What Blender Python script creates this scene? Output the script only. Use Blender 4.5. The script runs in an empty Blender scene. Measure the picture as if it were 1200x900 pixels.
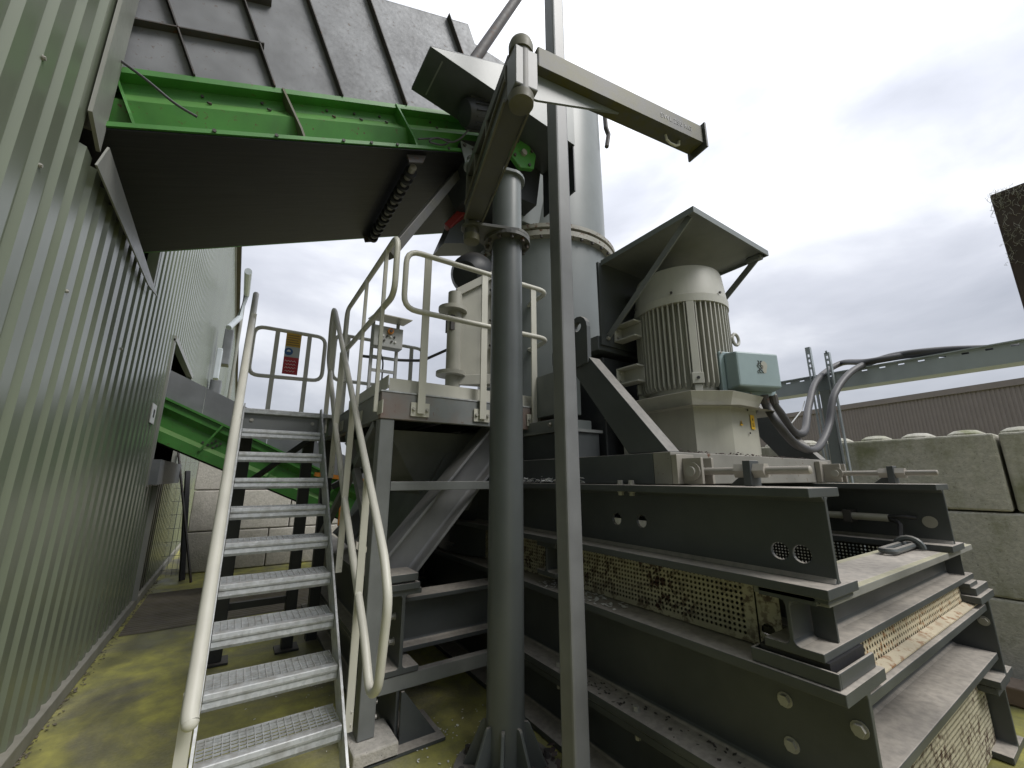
import bpy, math, random
from mathutils import Vector, Matrix
from mathutils.geometry import tessellate_polygon
from math import sin, cos, pi, radians, atan, sqrt
random.seed(7)
scene = bpy.context.scene
C = scene.collection

# ------------------------------------------------------------------ camera
F_PX, PITCH, YAW, EYE = 479.0, atan(110 / 479.), radians(33.47), 1.6
FW = Vector((sin(YAW) * cos(PITCH), cos(YAW) * cos(PITCH), sin(PITCH)))
RT = Vector((cos(YAW), -sin(YAW), 0))
UP = RT.cross(FW)
EYEP = Vector((0, 0, EYE))
cam_d = bpy.data.cameras.new('camera')
cam_d.sensor_width = 36; cam_d.lens = F_PX / 1200 * 36
cam_d.clip_start = 0.05; cam_d.clip_end = 2000
cam = bpy.data.objects.new('camera', cam_d); C.objects.link(cam)
cam.matrix_world = Matrix((( RT.x, UP.x, -FW.x, 0), (RT.y, UP.y, -FW.y, 0), (RT.z, UP.z, -FW.z, EYE), (0, 0, 0, 1)))
scene.camera = cam
scene.render.resolution_x, scene.render.resolution_y = 1024, 768

def ray(x, y): return FW * F_PX + RT * (x - 600) - UP * (y - 450)
def at_x(x, y, X): d = ray(x, y); return EYEP + d * (X / d.x)
def at_y(x, y, Y): d = ray(x, y); return EYEP + d * (Y / d.y)
def at_z(x, y, Z): d = ray(x, y); return EYEP + d * ((Z - EYE) / d.z)

# ------------------------------------------------------------------ overcast sky, soft sun behind the cloud
SUN_EL, SUN_AZ = radians(52), radians(152)          # azimuth clockwise from +Y
SUN_DIR = Vector((sin(SUN_AZ) * cos(SUN_EL), cos(SUN_AZ) * cos(SUN_EL), sin(SUN_EL)))
w = bpy.data.worlds.new('World'); scene.world = w; w.use_nodes = True
nt = w.node_tree; nt.nodes.clear()
def wn(t, **k):
    n = nt.nodes.new(t)
    for a, b in k.items(): setattr(n, a, b)
    return n
out = wn('ShaderNodeOutputWorld')
sky = wn('ShaderNodeTexSky', sky_type='NISHITA', sun_disc=False, sun_elevation=SUN_EL, sun_rotation=SUN_AZ)
bg1 = wn('ShaderNodeBackground'); bg1.inputs['Strength'].default_value = 0.1
nt.links.new(sky.outputs[0], bg1.inputs['Color'])
tc = wn('ShaderNodeTexCoord')
mp = wn('ShaderNodeMapping'); mp.inputs['Scale'].default_value = (1.0, 1.0, 2.2); mp.inputs['Location'].default_value = (3.1, 1.7, 0.4)
nt.links.new(tc.outputs['Generated'], mp.inputs['Vector'])
nz = wn('ShaderNodeTexNoise'); nz.inputs['Scale'].default_value = 2.3; nz.inputs['Detail'].default_value = 7; nz.inputs['Roughness'].default_value = 0.52; nz.inputs['Distortion'].default_value = 0.25
nt.links.new(mp.outputs[0], nz.inputs['Vector'])
dot = wn('ShaderNodeVectorMath', operation='DOT_PRODUCT'); dot.inputs[1].default_value = (0.48, 0.31, 0.82)   # thin bright cloud high ahead
nrm = wn('ShaderNodeVectorMath', operation='NORMALIZE')
nt.links.new(tc.outputs['Generated'], nrm.inputs[0]); nt.links.new(nrm.outputs[0], dot.inputs[0])
glow = wn('ShaderNodeMapRange'); glow.inputs[1].default_value = 0.84; glow.inputs[2].default_value = 1.0; glow.inputs[3].default_value = 0; glow.inputs[4].default_value = 0.20
nt.links.new(dot.outputs['Value'], glow.inputs[0])
add = wn('ShaderNodeMath', operation='ADD'); nt.links.new(nz.outputs['Fac'], add.inputs[0]); nt.links.new(glow.outputs[0], add.inputs[1])
rmp = wn('ShaderNodeValToRGB')
e = rmp.color_ramp.elements
e[0].position = 0.36; e[0].color = (0.245, 0.256, 0.288, 1)
e[1].position = 0.76; e[1].color = (0.53, 0.538, 0.555, 1)
m = rmp.color_ramp.elements.new(0.52); m.color = (0.325, 0.335, 0.368, 1)
nt.links.new(add.outputs[0], rmp.inputs[0])
bg2 = wn('ShaderNodeBackground'); bg2.inputs['Strength'].default_value = 1.0
sepz = wn('ShaderNodeSeparateXYZ'); nt.links.new(nrm.outputs[0], sepz.inputs[0])
grad = wn('ShaderNodeMapRange'); grad.inputs[1].default_value = 0; grad.inputs[2].default_value = 1.0; grad.inputs[3].default_value = 0.80; grad.inputs[4].default_value = 2.4
nt.links.new(sepz.outputs[2], grad.inputs[0])          # overcast sky: zenith about three times the horizon
vm = wn('ShaderNodeVectorMath', operation='SCALE'); nt.links.new(rmp.outputs[0], vm.inputs[0]); nt.links.new(grad.outputs[0], vm.inputs['Scale'])
nt.links.new(vm.outputs[0], bg2.inputs['Color'])
mx = wn('ShaderNodeMixShader'); mx.inputs[0].default_value = 0.93
nt.links.new(bg1.outputs[0], mx.inputs[1]); nt.links.new(bg2.outputs[0], mx.inputs[2]); nt.links.new(mx.outputs[0], out.inputs[0])
sd = bpy.data.lights.new('sun', 'SUN'); sd.energy = 1.5; sd.angle = radians(25); sd.color = (1, 0.97, 0.93)
sun = bpy.data.objects.new('sun', sd); C.objects.link(sun)
sun.rotation_euler = SUN_DIR.to_track_quat('Z', 'Y').to_euler(); sun.location = (3, 3, 20)
vs = scene.view_settings
vs.view_transform = 'Standard'; vs.look = 'None'; vs.exposure = 0.78; vs.gamma = 1; vs.use_curve_mapping = False

# ------------------------------------------------------------------ materials
class NT:
    def __init__(s, name):
        s.m = bpy.data.materials.new(name); s.m.use_nodes = True
        s.t = s.m.node_tree; s.b = s.t.nodes['Principled BSDF']
        s.tc = s.n('ShaderNodeTexCoord').outputs['Object']
        s.geo = s.n('ShaderNodeNewGeometry'); s.pos = s.geo.outputs['Position']
    def n(s, t, **k):
        x = s.t.nodes.new(t)
        for a, b in k.items(): setattr(x, a, b)
        return x
    def l(s, a, b): s.t.links.new(a, b)
    def noise(s, scale, detail=4, rough=0.55, vec=None, stretch=None, dist=0.0):
        x = s.n('ShaderNodeTexNoise'); x.inputs['Scale'].default_value = scale
        x.inputs['Detail'].default_value = detail; x.inputs['Roughness'].default_value = rough
        x.inputs['Distortion'].default_value = dist
        v = vec or s.pos
        if stretch:
            q = s.n('ShaderNodeMapping'); q.inputs['Scale'].default_value = stretch; s.l(v, q.inputs[0]); v = q.outputs[0]
        s.l(v, x.inputs['Vector']); return x.outputs['Fac']
    def ramp(s, fac, a, b, c0=0.0, c1=1.0):
        x = s.n('ShaderNodeMapRange'); x.clamp = True
        x.inputs[1].default_value = a; x.inputs[2].default_value = b; x.inputs[3].default_value = c0; x.inputs[4].default_value = c1
        s.l(fac, x.inputs[0]); return x.outputs[0]
    def mix(s, fac, a, b):
        x = s.n('ShaderNodeMix', data_type='RGBA')
        if hasattr(fac, 'links'): s.l(fac, x.inputs[0])
        else: x.inputs[0].default_value = fac
        for v, i in ((a, 6), (b, 7)):
            if hasattr(v, 'links'): s.l(v, x.inputs[i])
            else: x.inputs[i].default_value = (*v, 1)
        return x.outputs[2]
    def mul(s, a, b, op='MULTIPLY'):
        x = s.n('ShaderNodeMath', operation=op)
        for v, i in ((a, 0), (b, 1)):
            if hasattr(v, 'links'): s.l(v, x.inputs[i])
            else: x.inputs[i].default_value = v
        return x.outputs[0]
    def upness(s, a=0.45, b=0.9):
        x = s.n('ShaderNodeSeparateXYZ'); s.l(s.geo.outputs['Normal'], x.inputs[0]); return s.ramp(x.outputs[2], a, b)
    def col(s, v):
        if hasattr(v, 'links'): s.l(v, s.b.inputs['Base Color'])
        else: s.b.inputs['Base Color'].default_value = (*v, 1)
    def rough(s, v):
        if hasattr(v, 'links'): s.l(v, s.b.inputs['Roughness'])
        else: s.b.inputs['Roughness'].default_value = v
    def bump(s, h, strength=0.2, dist=0.01):
        x = s.n('ShaderNodeBump'); x.inputs['Strength'].default_value = strength; x.inputs['Distance'].default_value = dist
        s.l(h, x.inputs['Height']); s.l(x.outputs[0], s.b.inputs['Normal'])

def paint(name, c, rough=0.45, dust=0.0, dust_col=(0.23, 0.205, 0.175), rust=0.0, rust_col=(0.10, 0.045, 0.022), var=0.18, metal=0.0, moss=0.0, grime=0.25, spec=0.5, stain=None):
    t = NT(name)
    n1 = t.noise(3.5, 5); n2 = t.noise(28, 4, 0.6); n3 = t.noise(140, 3)
    dark = tuple(x * (1 - var) for x in c); lite = tuple(min(1, x * (1 + var)) for x in c)
    base = t.mix(t.ramp(n1, 0.3, 0.7), dark, lite)
    streak = t.noise(9, 4, 0.6, stretch=(1, 1, 0.08))
    base = t.mix(t.ramp(streak, 0.5, 0.8, 0, grime), base, tuple(x * 0.55 + 0.02 for x in c))
    if moss:
        base = t.mix(t.mul(t.ramp(t.noise(6, 5, 0.7), 0.36, 0.60), moss), base, (0.085, 0.08, 0.014))
    if stain:
        base = t.mix(t.ramp(t.noise(1.7, 4, 0.6), 0.42, 0.62, 0, stain[1]), base, stain[0])
    if rust:
        k = t.mul(t.ramp(n2, 0.64 - rust * 0.3, 0.72 - rust * 0.25), t.ramp(n1, 0.35, 0.6))
        base = t.mix(k, base, rust_col)
    if dust:
        d = t.mul(t.upness(), t.ramp(n2, 0.18, 0.62, dust * 0.55, dust))
        base = t.mix(d, base, t.mix(t.ramp(n1, 0.3, 0.7), dust_col, tuple(x * 1.35 for x in dust_col)))
        t.rough(t.mix(d, (rough,) * 3, (0.95,) * 3))
    else:
        t.rough(t.ramp(n2, 0.2, 0.8, rough - 0.08, rough + 0.12))
    t.col(base); t.b.inputs['Metallic'].default_value = metal
    t.b.inputs['Specular IOR Level'].default_value = spec
    t.bump(t.mul(n2, t.mul(n3, 0.4), 'ADD'), 0.08, 0.004)
    return t.m

M = {}
M['steel'] = paint('grey_green_paint', (0.062, 0.069, 0.072), 0.40, dust=0.97, dust_col=(0.34, 0.31, 0.27))
M['steel_light'] = paint('mid_grey_paint', (0.17, 0.18, 0.178), 0.42, dust=0.6)
M['plat_front'] = paint('rust_stained_channel', (0.19, 0.205, 0.205), 0.5, dust=0.5, rust=0.06, rust_col=(0.14, 0.07, 0.05), stain=((0.20, 0.135, 0.11), 0.85))
M['subframe'] = paint('dusty_subframe', (0.21, 0.205, 0.185), 0.6, dust=0.8, rust=0.08)
M['mossy_plate'] = paint('algae_dusted_plate', (0.20, 0.20, 0.185), 0.7, dust=0.9, dust_col=(0.34, 0.32, 0.22))
M['drain'] = paint('worn_drain_cover', (0.12, 0.105, 0.085), 0.7, dust=0.5, dust_col=(0.15, 0.13, 0.10), moss=0.5, var=0.3)
M['ring'] = paint('ring_paint', (0.26, 0.255, 0.22), 0.55, rust=0.25, dust=0.6)
M['steel_dark'] = paint('charcoal_paint', (0.028, 0.031, 0.034), 0.5, dust=0.35)
M['tower'] = paint('tower_paint', (0.165, 0.184, 0.181), 0.38, dust=0.5, var=0.08, grime=0.2)
M['column'] = paint('column_paint', (0.090, 0.101, 0.102), 0.36, dust=0.6, var=0.1)
M['post'] = paint('post_paint', (0.17, 0.175, 0.18), 0.42, dust=0.5)
M['cream'] = paint('cream_rail_paint', (0.52, 0.512, 0.445), 0.4, rust=0.0, dust=0.25, var=0.08, grime=0.3)
M['cream_dirty'] = paint('cream_guard_paint', (0.37, 0.365, 0.315), 0.5, dust=0.55, var=0.1, grime=0.35)
M['motor'] = paint('motor_paint', (0.42, 0.418, 0.375), 0.45, dust=0.6, var=0.08)
M['perf'] = paint('perforated_cream', (0.47, 0.44, 0.33), 0.55, rust=0.55, rust_col=(0.06, 0.028, 0.02), dust=0.4, var=0.12)
M['perf_rust'] = paint('perforated_rusty', (0.52, 0.46, 0.33), 0.6, rust=0.40, rust_col=(0.26, 0.12, 0.04), dust=0.2, var=0.15)
M['perf_dark'] = paint('perforated_black', (0.02, 0.02, 0.02), 0.6, var=0.2)
M['blue'] = paint('pale_blue_box', (0.27, 0.35, 0.365), 0.42, var=0.08, dust=0.3, grime=0.2)
M['green'] = paint('bright_green_paint', (0.06, 0.225, 0.04), 0.45, dust=0.6, var=0.2, dust_col=(0.19, 0.26, 0.11), rust=0.10, grime=0.45)
M['zinc_sheet'] = paint('weathered_cover_sheet', (0.17, 0.177, 0.187), 0.55, rust=0.10, rust_col=(0.12, 0.09, 0.075), var=0.28, metal=0.25)
M['rib'] = paint('dark_rusty_rib', (0.06, 0.055, 0.052), 0.6, rust=0.25)
M['red'] = paint('dull_red_paint', (0.22, 0.02, 0.02), 0.5)
M['orange'] = paint('orange_paint', (0.55, 0.20, 0.02), 0.5)
M['rusty'] = paint('rusted_steel', (0.075, 0.058, 0.054), 0.85, rust=0.2, rust_col=(0.085, 0.045, 0.034), var=0.25)
M['moss_arm'] = paint('mossy_arm_paint', (0.078, 0.08, 0.08), 0.55, moss=0.9, var=0.15, dust=0.4, dust_col=(0.12, 0.11, 0.04), grime=0.5)
M['arm_dark'] = paint('jib_arm_paint', (0.078, 0.079, 0.078), 0.5, moss=0.25, dust=0.4)
M['arm_edge'] = paint('jib_rib_paint', (0.13, 0.125, 0.10), 0.55, moss=0.45)
M['flash'] = paint('flashing_sheet', (0.27, 0.275, 0.25), 0.4, var=0.1)
M['bolt'] = paint('dusty_bolt', (0.38, 0.37, 0.33), 0.5, metal=0.3)
M['rod'] = paint('dusty_rod', (0.34, 0.32, 0.28), 0.5, metal=0.2, dust=0.5)
M['brown_clad'] = paint('brown_cladding', (0.155, 0.135, 0.13), 0.6, var=0.06)
M['white'] = paint('white_plastic', (0.72, 0.72, 0.70), 0.5, var=0.05)
M['black'] = paint('black_rubber', (0.016, 0.016, 0.018), 0.6)
M['cable'] = paint('grey_cable', (0.06, 0.06, 0.064), 0.5, dust=0.15)
M['galv_clean'] = paint('galvanised_tray', (0.34, 0.38, 0.40), 0.4, dust=0.3, var=0.1, metal=0.2)
M['duct'] = paint('pale_duct', (0.55, 0.60, 0.63), 0.4, var=0.06)
M['duct_grey'] = paint('grey_duct_box', (0.17, 0.18, 0.19), 0.5)
M['yellow'] = paint('yellow_label', (0.70, 0.43, 0.02), 0.5, var=0.05)
M['sign_yellow'] = paint('sign_yellow', (0.55, 0.33, 0.03), 0.5, var=0.06)
M['sign_red'] = paint('sign_red', (0.40, 0.02, 0.03), 0.5, var=0.06)
M['sign_blue'] = paint('sign_blue', (0.02, 0.10, 0.28), 0.5, var=0.06)
M['sign_grey'] = paint('sign_grey', (0.42, 0.46, 0.46), 0.5, var=0.06)
M['panel'] = paint('control_panel_grey', (0.40, 0.41, 0.40), 0.5, var=0.06)
M['timber'] = paint('weathered_timber', (0.17, 0.12, 0.085), 0.8, dust=0.4, var=0.25)
M['kerb'] = paint('base_trim', (0.26, 0.255, 0.22), 0.7, dust=0.3, moss=0.2)

def m_galv():
    t = NT('galvanised_steel')
    v = t.n('ShaderNodeTexVoronoi'); v.inputs['Scale'].default_value = 60; t.l(t.pos, v.inputs['Vector'])
    n = t.noise(18, 4)
    c = t.mix(v.outputs['Color'], (0.40, 0.42, 0.43), (0.54, 0.56, 0.57))
    c = t.mix(t.ramp(n, 0.45, 0.75, 0, 0.6), c, (0.22, 0.21, 0.19))
    d = t.mul(t.upness(), t.ramp(n, 0.3, 0.7, 0.1, 0.6))
    c = t.mix(d, c, (0.30, 0.28, 0.25))
    t.col(c); t.b.inputs['Metallic'].default_value = 0.2; t.rough(0.45)
    return t.m
M['galv'] = m_galv()

def m_wall(name, c, rough):
    t = NT(name)
    n1 = t.noise(0.7, 4); n2 = t.noise(14, 5, 0.6); st = t.noise(5, 4, 0.6, stretch=(1, 1, 0.05))
    b = t.mix(t.ramp(n1, 0.3, 0.7), tuple(x * 0.9 for x in c), tuple(x * 1.08 for x in c))
    b = t.mix(t.ramp(st, 0.45, 0.8, 0, 0.2), b, tuple(x * 0.62 for x in c))
    sp = t.n('ShaderNodeSeparateXYZ'); t.l(t.pos, sp.inputs[0])
    low = t.mul(t.ramp(sp.outputs[2], 0.0, 1.3, 1, 0), t.ramp(t.noise(2.5, 5, 0.65), 0.3, 0.7))
    b = t.mix(t.mul(low, 0.45), b, (0.13, 0.14, 0.07))
    t.col(b); t.rough(rough)
    return t.m
M['wall'] = m_wall('olive_green_cladding', (0.165, 0.19, 0.137), 0.26)
M['wall_dark'] = m_wall('dark_strip_cladding', (0.06, 0.06, 0.058), 0.4)

def m_belt():
    t = NT('conveyor_belt_rubber')
    n = t.noise(6, 5, 0.6, stretch=(0.05, 6, 1))
    t.col(t.mix(t.ramp(n, 0.3, 0.75), (0.005, 0.005, 0.0055), (0.016, 0.016, 0.0165))); t.rough(0.5); t.b.inputs['Specular IOR Level'].default_value = 0.3
    t.bump(n, 0.1, 0.01)
    return t.m
M['belt'] = m_belt()

def m_concrete(name, c, algae):
    t = NT(name)
    oi = t.n('ShaderNodeObjectInfo')
    off = t.n('ShaderNodeVectorMath', operation='ADD'); t.l(t.pos, off.inputs[0])
    sc = t.n('ShaderNodeVectorMath', operation='SCALE'); sc.inputs[0].default_value = (13, 7, 5); t.l(oi.outputs['Random'], sc.inputs['Scale']); t.l(sc.outputs[0], off.inputs[1])
    P = off.outputs[0]
    n1 = t.noise(2.2, 6, 0.62, P); n2 = t.noise(30, 5, 0.65, P); n3 = t.noise(5, 5, 0.6, P, stretch=(1, 1, 0.12))
    pits = t.noise(70, 3, 0.5, P)
    b = t.mix(t.ramp(n2, 0.25, 0.75), tuple(x * 0.75 for x in c), tuple(x * 1.25 for x in c))
    b = t.mix(t.ramp(n1, 0.45, 0.75, 0, 0.4), b, tuple(x * 0.55 for x in c))
    if algae:
        k = t.mul(t.ramp(n1, 0.40, 0.62), t.ramp(n3, 0.38, 0.6))
        b = t.mix(t.mul(k, algae), b, (0.15, 0.17, 0.05))
    b = t.mix(t.ramp(pits, 0.66, 0.72, 0, 0.7), b, tuple(x * 0.3 for x in c))
    b = t.mix(t.ramp(oi.outputs['Random'], 0, 1, 0.0, 0.25), b, tuple(x * 0.6 for x in c))
    t.col(b); t.rough(0.9); t.bump(t.mul(n2, t.mul(pits, -0.6), 'ADD'), 0.5, 0.012)
    return t.m
M['concrete'] = m_concrete('concrete_block_pale', (0.50, 0.475, 0.43), 0.15)
M['concrete_mossy'] = m_concrete('concrete_block_mossy', (0.48, 0.465, 0.41), 0.75)

def m_ground():
    t = NT('algae_stained_concrete')
    n1 = t.noise(0.8, 6, 0.62, dist=0.8); n2 = t.noise(5, 6, 0.65); n3 = t.noise(55, 4, 0.6); n4 = t.noise(1.15, 5, 0.55, stretch=(1.2, 0.6, 1), dist=0.5)
    b = t.mix(t.ramp(n3, 0.25, 0.75), (0.12, 0.11, 0.085), (0.25, 0.235, 0.19))
    alg = t.mul(t.ramp(n1, 0.34, 0.52), t.ramp(n2, 0.2, 0.65, 0.35, 1.0))
    b = t.mix(t.mul(alg, 0.95), b, t.mix(t.ramp(n2, 0.3, 0.7), (0.28, 0.285, 0.05), (0.48, 0.45, 0.11)))
    k = t.ramp(n4, 0.47, 0.60)
    b = t.mix(t.mul(k, 0.55), b, t.mix(n2, (0.055, 0.055, 0.04), (0.11, 0.105, 0.075)))
    t.col(b)
    t.rough(t.ramp(k, 0, 1, 0.85, 0.30))
    t.bump(t.mul(n3, n2, 'ADD'), 0.25, 0.008)
    return t.m
M['ground'] = m_ground()

# ------------------------------------------------------------------ mesh builder
def frame(d, up=Vector((0, 0, 1))):
    d = Vector(d).normalized(); up = Vector(up)
    if abs(d.dot(up)) > 0.98: up = Vector((0, 1, 0))
    s = d.cross(up).normalized(); u = s.cross(d).normalized()
    return d, s, u
class MB:
    def __init__(s): s.v = []; s.f = []
    def add(s, vs, fs):
        o = len(s.v); s.v += [tuple(x) for x in vs]; s.f += [tuple(i + o for i in f) for f in fs]; return s
    def box(s, x0, x1, y0, y1, z0, z1):
        vs = [(x, y, z) for z in (z0, z1) for y in (y0, y1) for x in (x0, x1)]
        return s.add(vs, [(0, 2, 3, 1), (4, 5, 7, 6), (0, 1, 5, 4), (2, 6, 7, 3), (0, 4, 6, 2), (1, 3, 7, 5)])
    def hexa(s, a, b):            # two quads, matching order
        return s.add(list(a) + list(b), [(3, 2, 1, 0), (4, 5, 6, 7), (0, 1, 5, 4), (1, 2, 6, 5), (2, 3, 7, 6), (3, 0, 4, 7)])
    def bar(s, p0, p1, wd, ht, up=(0, 0, 1)):
        p0, p1 = Vector(p0), Vector(p1); d, a, u = frame(p1 - p0, up)
        q = [a * -wd / 2 - u * ht / 2, a * wd / 2 - u * ht / 2, a * wd / 2 + u * ht / 2, a * -wd / 2 + u * ht / 2]
        return s.hexa([p0 + x for x in q], [p1 + x for x in q])
    def prism(s, poly, o, u, v, ext):
        o, u, v, ext = map(Vector, (o, u, v, ext)); n = len(poly)
        a = [o + u * p[0] + v * p[1] for p in poly]; b = [p + ext for p in a]
        tris = tessellate_polygon([[Vector((p[0], p[1], 0)) for p in poly]])
        fs = [tuple(t) for t in tris] + [tuple(i + n for i in reversed(t)) for t in tris]
        fs += [(i, (i + 1) % n, (i + 1) % n + n, i + n) for i in range(n)]
        return s.add(a + b, fs)
    def plate_holes(s, outer, holes, o, u, v, ext):
        o, u, v, ext = map(Vector, (o, u, v, ext)); loops = [outer] + holes
        flat = [p for l in loops for p in l]; n = len(flat)
        a = [o + u * p[0] + v * p[1] for p in flat]; b = [p + ext for p in a]
        tris = tessellate_polygon([[Vector((p[0], p[1], 0)) for p in l] for l in loops])
        fs = [tuple(t) for t in tris] + [tuple(i + n for i in reversed(t)) for t in tris]
        k = 0
        for l in loops:
            m = len(l); fs += [(k + i, k + (i + 1) % m, k + (i + 1) % m + n, k + i + n) for i in range(m)]; k += m
        return s.add(a + b, fs)
    def tube(s, pts, r, n=10, closed=False, r2=None):
        pts = [Vector(p) for p in pts]; m = len(pts); vs = []; fs = []
        rs = r if isinstance(r, (list, tuple)) else [r] * m
        t0 = (pts[1] - pts[0]).normalized(); _, a, u = frame(t0)
        for i, p in enumerate(pts):
            if closed: t = (pts[(i + 1) % m] - pts[i - 1]).normalized()
            else: t = (pts[min(i + 1, m - 1)] - pts[max(i - 1, 0)]).normalized()
            u = (u - t * u.dot(t)).normalized(); a = t.cross(u)
            vs += [p + (a * cos(2 * pi * k / n) + u * sin(2 * pi * k / n)) * rs[i] for k in range(n)]
        for i in range(m if closed else m - 1):
            j = (i + 1) % m
            fs += [(i * n + k, i * n + (k + 1) % n, j * n + (k + 1) % n, j * n + k) for k in range(n)]
        if not closed: fs += [tuple(reversed(range(n))), tuple((m - 1) * n + k for k in range(n))]
        return s.add(vs, fs)
    def cyl(s, p0, p1, r, n=16, r1=None):
        return s.tube([p0, p1], [r, r if r1 is None else r1], n)
    def lathe(s, prof, c, n=32, axis=(0, 0, 1), rot=0.0, cap=True):
        d, a, u = frame(axis); c = Vector(c); vs = []; m = len(prof)
        for (r, z) in prof:
            vs += [c + d * z + (a * cos(rot + 2 * pi * k / n) + u * sin(rot + 2 * pi * k / n)) * r for k in range(n)]
        fs = [(i * n + k, i * n + (k + 1) % n, (i + 1) * n + (k + 1) % n, (i + 1) * n + k) for i in range(m - 1) for k in range(n)]
        if cap: fs += [tuple(reversed(range(n))), tuple((m - 1) * n + k for k in range(n))]
        return s.add(vs, fs)
    def ibeam(s, p0, p1, h, b, tw, tf, up=(0, 0, 1), fil=0.02, web=True):
        p0, p1 = Vector(p0), Vector(p1); d, a, u = frame(p1 - p0, up)
        H, B, T = h / 2, b / 2, tw / 2
        q = [(-B, -H), (B, -H), (B, -H + tf), (T + fil, -H + tf), (T + fil * .3, -H + tf + fil * .3), (T, -H + tf + fil)]
        r = q + [(x, -y) for x, y in reversed(q)]
        right = [p for p in r if p[0] > 0]
        poly = right + [(-x, -y) for x, y in right]
        return s.prism(poly, p0, a, u, p1 - p0)
    def perf(s, o, u, v, nu, nv, pu, pv, rad, th=0.004, k=8, keep=None):
        o, u, v = Vector(o), Vector(u), Vector(v); nn = u.cross(v).normalized() * th
        ring = [(cos(pi / 4 * i), sin(pi / 4 * i)) for i in range(8)]
        sq = [(1, 0), (1, 1), (0, 1), (-1, 1), (-1, 0), (-1, -1), (0, -1), (1, -1)]
        for i in range(nu):
            for j in range(nv):
                c = o + u * (pu * (i + .5)) + v * (pv * (j + .5))
                if keep and not keep(i, j):
                    s.add([c + u * (x * pu / 2) + v * (y * pv / 2) for x, y in ((-1, -1), (1, -1), (1, 1), (-1, 1))], [(0, 1, 2, 3)]); continue
                A = [c + u * (x * pu / 2) + v * (y * pv / 2) for x, y in sq]
                B = [c + (u * x + v * y) * rad for x, y in ring]; D = [p - nn for p in B]
                fs = []
                for q in range(8):
                    r = (q + 1) % 8
                    fs += [(q, r, 8 + r, 8 + q), (8 + q, 8 + r, 16 + r, 16 + q)]
                s.add(A + B + D, fs)
        return s
    def build(s, name, mat, parent=None, smooth=False, bevel=0, ang=35):
        me = bpy.data.meshes.new(name)
        me.from_pydata(s.v, [], s.f); me.update()
        me.materials.append(M[mat])
        if smooth: me.shade_smooth(); me.set_sharp_from_angle(angle=radians(ang))
        o = bpy.data.objects.new(name, me); C.objects.link(o)
        if parent is not None:
            o.parent = parent; o.matrix_parent_inverse = Matrix.Translation(-parent.location)
            if parent.parent is not None: o.matrix_parent_inverse = Matrix.Translation(-(parent.location))
        if bevel:
            bm = o.modifiers.new('bevel', 'BEVEL'); bm.width = bevel; bm.segments = 2; bm.limit_method = 'ANGLE'; bm.angle_limit = radians(40)
        fix_normals(me)
        return o
import bmesh
def fix_normals(me):
    b = bmesh.new(); b.from_mesh(me); bmesh.ops.recalc_face_normals(b, faces=b.faces); b.to_mesh(me); b.free()

def thing(name, label, cat, loc=(0, 0, 0), group=None):
    o = bpy.data.objects.new(name, None); C.objects.link(o); o.location = loc; o.empty_display_size = 0.1
    o['label'] = label; o['category'] = cat
    if group: o['group'] = group
    return o
def tag(o, label, cat, group=None):
    o['label'] = label; o['category'] = cat
    if group: o['group'] = group
    return o
def kind(o, k): o['kind'] = k; return o
def clone(o, loc, parent, name=None):
    c = o.copy(); C.objects.link(c); c.parent = parent
    return c
def rounded(pts, r, n=5):
    pts = [Vector(p) for p in pts]; res = [pts[0]]
    for i in range(1, len(pts) - 1):
        a, b, c = pts[i - 1], pts[i], pts[i + 1]
        d1 = (a - b); d2 = (c - b); k = min(r, d1.length * .49, d2.length * .49)
        p, q = b + d1.normalized() * k, b + d2.normalized() * k
        for j in range(n + 1):
            t = j / n; res.append(p * (1 - t) ** 2 + b * 2 * t * (1 - t) + q * t * t)
    return res + [pts[-1]]
def rounded_loop(pts, r, n=5):
    P = [Vector(p) for p in pts]; res = []; m = len(P)
    for i in range(m):
        a, b, c = P[i - 1], P[i], P[(i + 1) % m]
        d1 = (a - b); d2 = (c - b); k = min(r, d1.length * .49, d2.length * .49)
        p, q = b + d1.normalized() * k, b + d2.normalized() * k
        for j in range(n + 1):
            t = j / n; res.append(p * (1 - t) ** 2 + b * 2 * t * (1 - t) + q * t * t)
    return res
def spline(pts, n=10):
    P = [Vector(p) for p in pts]; P = [P[0] * 2 - P[1]] + P + [P[-1] * 2 - P[-2]]; r = []
    for i in range(1, len(P) - 2):
        a, b, c, d = P[i - 1:i + 3]
        for j in range(n):
            t = j / n; r.append(.5 * ((2 * b) + (c - a) * t + (2 * a - 5 * b + 4 * c - d) * t * t + (3 * b - a - 3 * c + d) * t ** 3))
    return r + [P[-2]]
def circ(cx, cy, r, n=16): return [(cx + r * cos(2 * pi * i / n), cy + r * sin(2 * pi * i / n)) for i in range(n)]
def bolt(parent, p, axis, r=0.018, h=0.014, name='bolt', mat='bolt', washer=True):
    p, a = Vector(p), Vector(axis).normalized(); b = MB()
    if washer: b.cyl(p, p + a * 0.004, r * 1.35, 14)
    b.cyl(p + a * 0.004, p + a * (0.004 + h), r, 6)
    return b.build(name, mat, parent)

# ------------------------------------------------------------------ ground
g = MB()
g.add([(-400, -400, 0), (400, -400, 0), (400, 400, 0), (-400, 400, 0)], [(0, 1, 2, 3)])
kind(g.build('ground', 'ground'), 'structure')
mat_o = MB()
for i in range(24):
    y = 6.15 + i * 0.078
    mat_o.prism([(0, 0), (0.07, 0), (0.055, 0.014), (0.015, 0.014)], (-0.80, y, 0.004), (0, 1, 0), (0, 0, 1), (2.1, 0.06, 0))
o = mat_o.build('drain_cover', 'drain'); tag(o, 'dark ribbed steel drain cover laid across the mossy concrete beside the cladding', 'drain cover')

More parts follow.
